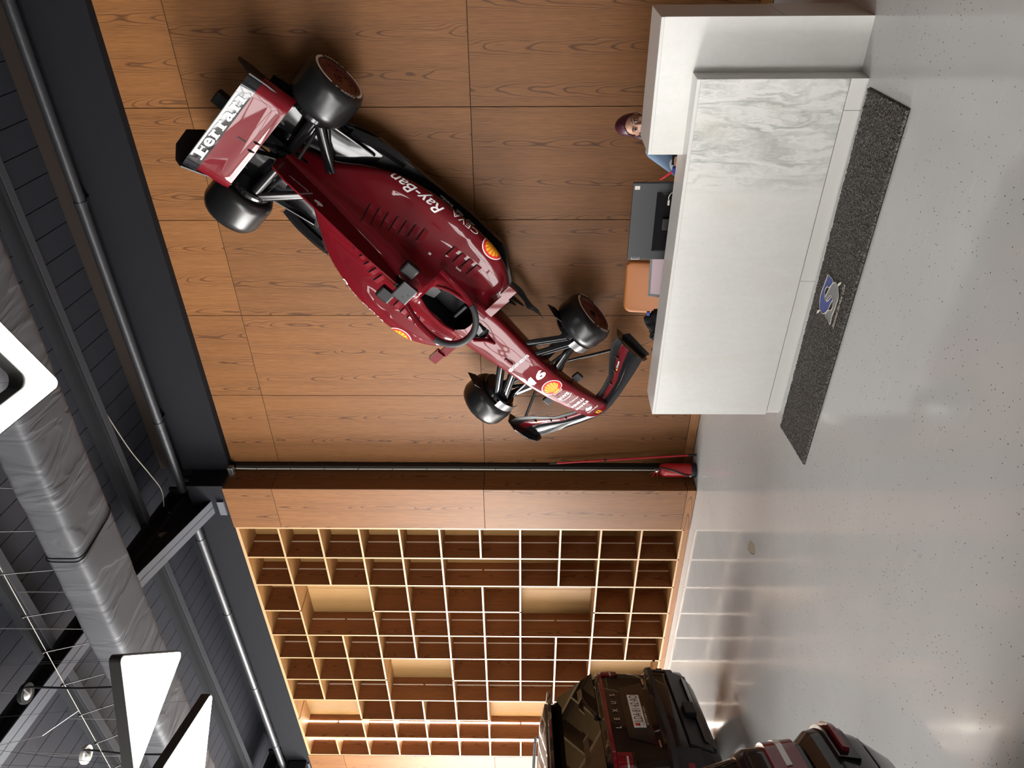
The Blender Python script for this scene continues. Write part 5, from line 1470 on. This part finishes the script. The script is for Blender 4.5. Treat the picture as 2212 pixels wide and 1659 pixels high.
def suv(name, loc, ang, paint, label, sec, cfg):
    t = thing(name, loc, ang)
    # lower body
    MB().loft([rrect(xr, xf, w, rr, rf, z) for z, xr, xf, w, rr, rf in sec['body']]).build('body', paint, t, True, 32)
    g = sec['glass']
    MB().loft([rrect(xr, xf, w, rr, rf, z) for z, xr, xf, w, rr, rf in g]).build('glasshouse', 'suv_glass', t, True, 32)
    MB().loft([rrect(xr, xf, w, rr, rf, z) for z, xr, xf, w, rr, rf in sec['roof']]).build('roof', paint, t, True, 40)
    def at(T, z, i):
        for a, b in zip(T[:-1], T[1:]):
            if a[0] <= z <= b[0]: return a[i] + (b[i] - a[i]) * (z - a[0]) / max(1e-6, b[0] - a[0])
        return T[0][i] if z < T[0][0] else T[-1][i]
    def bx(z): return at(sec['body'], z, 1)
    def bw(z): return at(sec['body'], z, 3)
    def gx(z): return at(g, z, 1)
    def gw(z): return at(g, z, 3)
    def strip(name2, z0, z1, mat, w0, off=0.006, parent=None, n=24, y0=None, T='body', thick=0.01):
        """band that follows the rear of the body, wrapping round its corners"""
        rings = []
        f = [(z0, off), (z1, off), (z1, -thick), (z0, -thick)]
        Y = []
        ya, yb = (-w0, w0) if y0 is None else (y0, w0)
        for i in range(n + 1):
            y = ya + (yb - ya) * i / n; row = []
            for z, o in f:
                src = sec[T]; xr = at(src, z, 1); w = at(src, z, 3); rr = at(src, z, 4)
                e = abs(y) - (w - rr); x = xr
                if e > 0: x = xr + rr - math.sqrt(max(0, rr * rr - min(e, rr) ** 2))
                row.append((x - o, y, z))
            rings.append(row)
        return MB().loft(rings).build(name2, mat, parent or t, True, 40)
    # pillars at the back corners and waist
    if cfg.get('full'):
        strip('light_bar', 1.232, 1.262, 'tail_red', 0.955, 0.012)
        strip('waist_trim', 1.264, 1.275, 'black_gloss', 0.95, 0.010)
        for s in (-1, 1):
            a, b = (0.62, 0.962) if s > 0 else (-0.962, -0.62)
            strip('tail_lamp', 1.10, 1.228, 'tail_red', b, 0.016, y0=a)
            strip('lamp_surround', 1.075, 1.10, 'black_gloss', b, 0.014, y0=a)
            strip('reverse_lamp', 1.135, 1.150, 'tail_clear', b - 0.02 * (s > 0) , 0.019, y0=a + 0.05)
            a2, b2 = (0.62, 0.955) if s > 0 else (-0.955, -0.62)
            strip('bumper_corner', 0.52, 0.76, 'suv_plastic', b2, 0.016, y0=a2)
            strip('reflector', 0.60, 0.655, 'tail_red', b2 - (0.02 if s > 0 else 0.14), 0.024, y0=a2 + (0.14 if s > 0 else 0.02))
            MB().cbox(bx(.8) - 0.012, bx(.8) + 0.02, 0.50 * s - .05, .50 * s + .05, .83, .845, .002).build('model_badge', 'chrome', t)
        strip('bumper_step', 0.735, 0.775, 'suv_plastic', 0.93, 0.035)
        strip('bumper_insert', 0.40, 0.60, 'suv_plastic', 0.60, 0.030)
        strip('skid_plate', 0.36, 0.46, 'suv_paint_grey', 0.52, 0.040)
        MB().cbox(-0.043, 0.02, 0.02, 0.20, 0.46, 0.56, 0.008).build('bumper_opening', 'black_satin', t)  # black block stands in for the shade inside a recessed bumper opening
        for y in (-.72, .28): MB().lathe([(0, -.004), (.012, -.004), (.012, .004), (0, .004)], 14, mat=Matrix.Translation((-.040, y, .69)) @ Matrix.Rotation(R_(90), 4, 'Y')).build('parking_sensor', 'black_satin', t)
        # tailgate recess, plate, letters
        mb = MB(); xq = bx(1.0)
        mb.loft([[(xq - .010, y, z) for y, z in ((-.50, .86), (.50, .86), (.40, 1.09), (-.40, 1.09))], [(xq + .02, y, z) for y, z in ((-.50, .86), (.50, .86), (.40, 1.09), (-.40, 1.09))]]); mb.build('plate_recess', 'black_gloss', t)
        pl = MB().cbox(xq - .024, xq - .012, -0.26, 0.26, 0.915, 1.025, .004).build('licence_plate', 'plate_white', t)
        xo = xq - .0246
        rt, up_ = (0, -1, 0), (0, 0, 1)     # seen from behind the car, reading runs to its right
        planar_text('LDA·81·62·AO', (xo, -.035, .972), rt, up_, 'decal_black', pl, w=.425, h=.078, bold=.005)
        MB().cbox(xo - .0006, xo + .001, .205, .245, .982, 1.012, .0004).build('flag', 'decal_red', pl); MB().cbox(xo - .0008, xo + .001, .205, .245, .967, .982, .0004).build('flag', 'decal_black', pl)
        planar_text('AO', (xo, .225, .938), rt, up_, 'decal_black', pl, w=.035, h=.022)
        MB().box(xo - .0004, xo + .001, .186, .190, .918, 1.022).build('divider', 'decal_black', pl)
        planar_text('SICOMEX LDA', (xo + .004, .08, .898), rt, up_, 'badge', pl, w=.30, h=.018, bold=.02)
        for i, ch_ in enumerate('LEXUS'): planar_text(ch_, (bx(1.17) - .010, .26 - .13 * i, 1.165), rt, up_, 'badge', t, h=.05, bold=.01)
        # rear window, wiper, spoiler
        V = [(-.76, 1.32), (.76, 1.32), (.66, 1.68), (-.66, 1.68)]
        MB().loft([[(gx(z) - .010, y, z) for y, z in V], [(gx(z) + .01, y, z) for y, z in V]]).build('rear_window', 'suv_glass', t)
        MB().tube([(gx(1.34) - .03, .02, 1.335), (gx(1.42) - .03, -.20, 1.40), (gx(1.46) - .025, -.42, 1.44)], [.016, .010, .006], 8).build('wiper', 'black_satin', t, True)
        MB().lathe([(0, -.02), (.025, -.02), (.022, .012), (0, .015)], 16, mat=Matrix.Translation((gx(1.335) - .015, .02, 1.335)) @ Matrix.Rotation(R_(-90), 4, 'Y')).build('wiper_hub', 'black_satin', t, True)
        MB().loft([[(x, y, z) for x, z in ((gx(1.72) - .13 + .10 * (abs(y) > .7), 1.745), (gx(1.72) + .12, 1.70), (gx(1.78) + .25, 1.80), (gx(1.72) - .11 + .10 * (abs(y) > .7), 1.775))] for y in (-.80, -.66, -.3, 0, .3, .66, .80)]).build('spoiler', paint, t, True, 40)
        MB().cbox(gx(1.72) - .128, gx(1.72) - .115, -.14, .14, 1.752, 1.766, .003).build('brake_lamp', 'tail_red', t)
        for s in (-1, 1):
            MB().tube(crom([(gx(1.8) + .35, .70 * s, 1.86), (gx(1.8) + .42, .70 * s, 1.895), (1.6, .71 * s, 1.915), (2.4, .70 * s, 1.90), (2.55, .70 * s, 1.86)], 5), .016, 8).build('roof_rail', 'silver', t, True)
            MB().loft([[(x, y * s, z) for x, z in ((3.05, 1.15), (3.20, 1.14), (3.22, 1.30), (3.08, 1.32))] for y in (.99, 1.08, 1.17)]).build('door_mirror', paint, t, True)
    else:
        for s in (-1, 1):
            a, b = (0.55, 0.955) if s > 0 else (-0.955, -0.55)
            strip('tail_lamp', 0.83, 0.96, 'tail_red', b, 0.022, y0=a); strip('reverse_lamp', 0.885, 0.910, 'tail_clear', b - (.03 if s > 0 else .12), 0.027, y0=a + (.12 if s > 0 else .03))
            strip('reflector', 0.655, 0.685, 'tail_red', b - (.03 if s > 0 else .10), 0.034, y0=a + (.10 if s > 0 else .03))
            strip('bumper_vent', 0.62, 0.715, 'black_gloss', b - (.0 if s > 0 else .06), 0.018, y0=a + (.06 if s > 0 else .0))
        strip('bumper_lower', 0.36, 0.54, 'suv_plastic', 0.90, 0.004)
        V = [(-.80, 1.09), (.80, 1.09), (.70, 1.46), (-.70, 1.46)]
        MB().loft([[(gx(z) - .010, y, z) for y, z in V], [(gx(z) + .01, y, z) for y, z in V]]).build('rear_window', 'suv_glass', t)
        strip('tailgate_seam', 1.030, 1.036, 'black_satin', 0.93, 0.002)
        MB().cbox(bx(.9) - .02, bx(.9) + .01, -.27, .27, .80, .93, .004).build('plate_holder', 'suv_plastic', t)
    # wheels
    wr = cfg['wr']
    for x in cfg['wx']:
        for s in (-1, 1):
            w = thing('wheel', (x, cfg['wy'] * s, wr)); w.parent = t; m = Matrix.Rotation(R_(-90 * s), 4, 'X')
            MB().lathe([(wr * .62, -.13), (wr * .95, -.135), (wr, -.11), (wr, .10), (wr * .95, .125), (wr * .66, .125), (wr * .64, .10)], 40, mat=m).build('tyre', 'rubber_matt', w, True, 50)
            MB().lathe([(wr * .64, .11), (wr * .60, .08), (wr * .15, .05), (wr * .12, .075), (0, .075)], 32, mat=m).build('rim', 'silver', w, True, 50)
            for k2 in range(6): MB().box(wr * .12, wr * .62, -.022, .022, .07, .10, mat=m @ Matrix.Rotation(2 * math.pi * k2 / 6, 4, 'Z')).build('spoke', 'silver', w)
    return tag(t, label, 'car')


S1 = dict(
    body=[(.30, .22, 4.75, .84, .25, .30), (.42, .07, 4.90, .92, .30, .32), (.56, .02, 4.98, .95, .42, .34), (.73, .0, 5.02, .955, .46, .36), (.775, .01, 5.02, .955, .46, .36), (.80, .075, 5.0, .97, .42, .36), (1.00, .085, 4.97, .992, .40, .36), (1.10, .080, 4.9, .992, .40, .36), (1.20, .075, 3.9, .988, .40, .30), (1.27, .085, 3.75, .965, .40, .30), (1.30, .115, 3.6, .94, .38, .30)],
    glass=[(1.28, .11, 3.60, .925, .34, .25), (1.45, .20, 3.25, .880, .30, .25), (1.60, .30, 2.95, .835, .28, .25), (1.72, .38, 2.75, .79, .26, .25), (1.80, .46, 2.6, .74, .24, .25)],
    roof=[(1.755, .36, 2.72, .785, .24, .25), (1.80, .37, 2.70, .775, .24, .25), (1.85, .55, 2.5, .72, .24, .25), (1.875, .9, 2.2, .60, .2, .25)])
CAR_A = -2.651
o_ = suv('suv', (-6.576, 3.951, 0), CAR_A, 'suv_paint', 'glossy dark brown SUV with a full-width red rear light bar, in front of the shelves', S1,
    dict(full=True, wr=.40, wx=(1.05, 3.90), wy=.84))
o_.scale = (1.02, 1.02, 1.02)
S2 = dict(
    body=[(.30, .22, 4.5, .84, .16, .30), (.42, .06, 4.65, .92, .18, .32), (.56, -.02, 4.70, .955, .18, .34), (.70, -.05, 4.72, .965, .18, .36), (.76, -.03, 4.72, .965, .18, .36), (.80, .03, 4.72, .955, .16, .36), (.95, .06, 4.6, .965, .16, .36), (1.04, .08, 4.0, .975, .16, .30), (1.08, .11, 3.6, .970, .16, .30)],
    glass=[(1.06, .12, 3.40, .960, .14, .25), (1.25, .18, 3.05, .955, .14, .25), (1.45, .28, 2.75, .92, .14, .25), (1.60, .40, 2.6, .80, .12, .25)],
    roof=[(1.56, .36, 2.65, .84, .12, .25), (1.60, .40, 2.60, .79, .12, .25), (1.66, .7, 2.3, .60, .14, .25)])
suv('crossover_car', (-2.908, 1.092, 0), CAR_A, 'suv_paint_grey', 'dark grey car of which only a rear corner with red lamp shows', S2, dict(full=False, wr=.36, wx=(.95, 3.65), wy=.80))

floor_chip(-5.16, 4.62, 0.062, 'small tan chip in the floor coating near the shelving', 2.0)
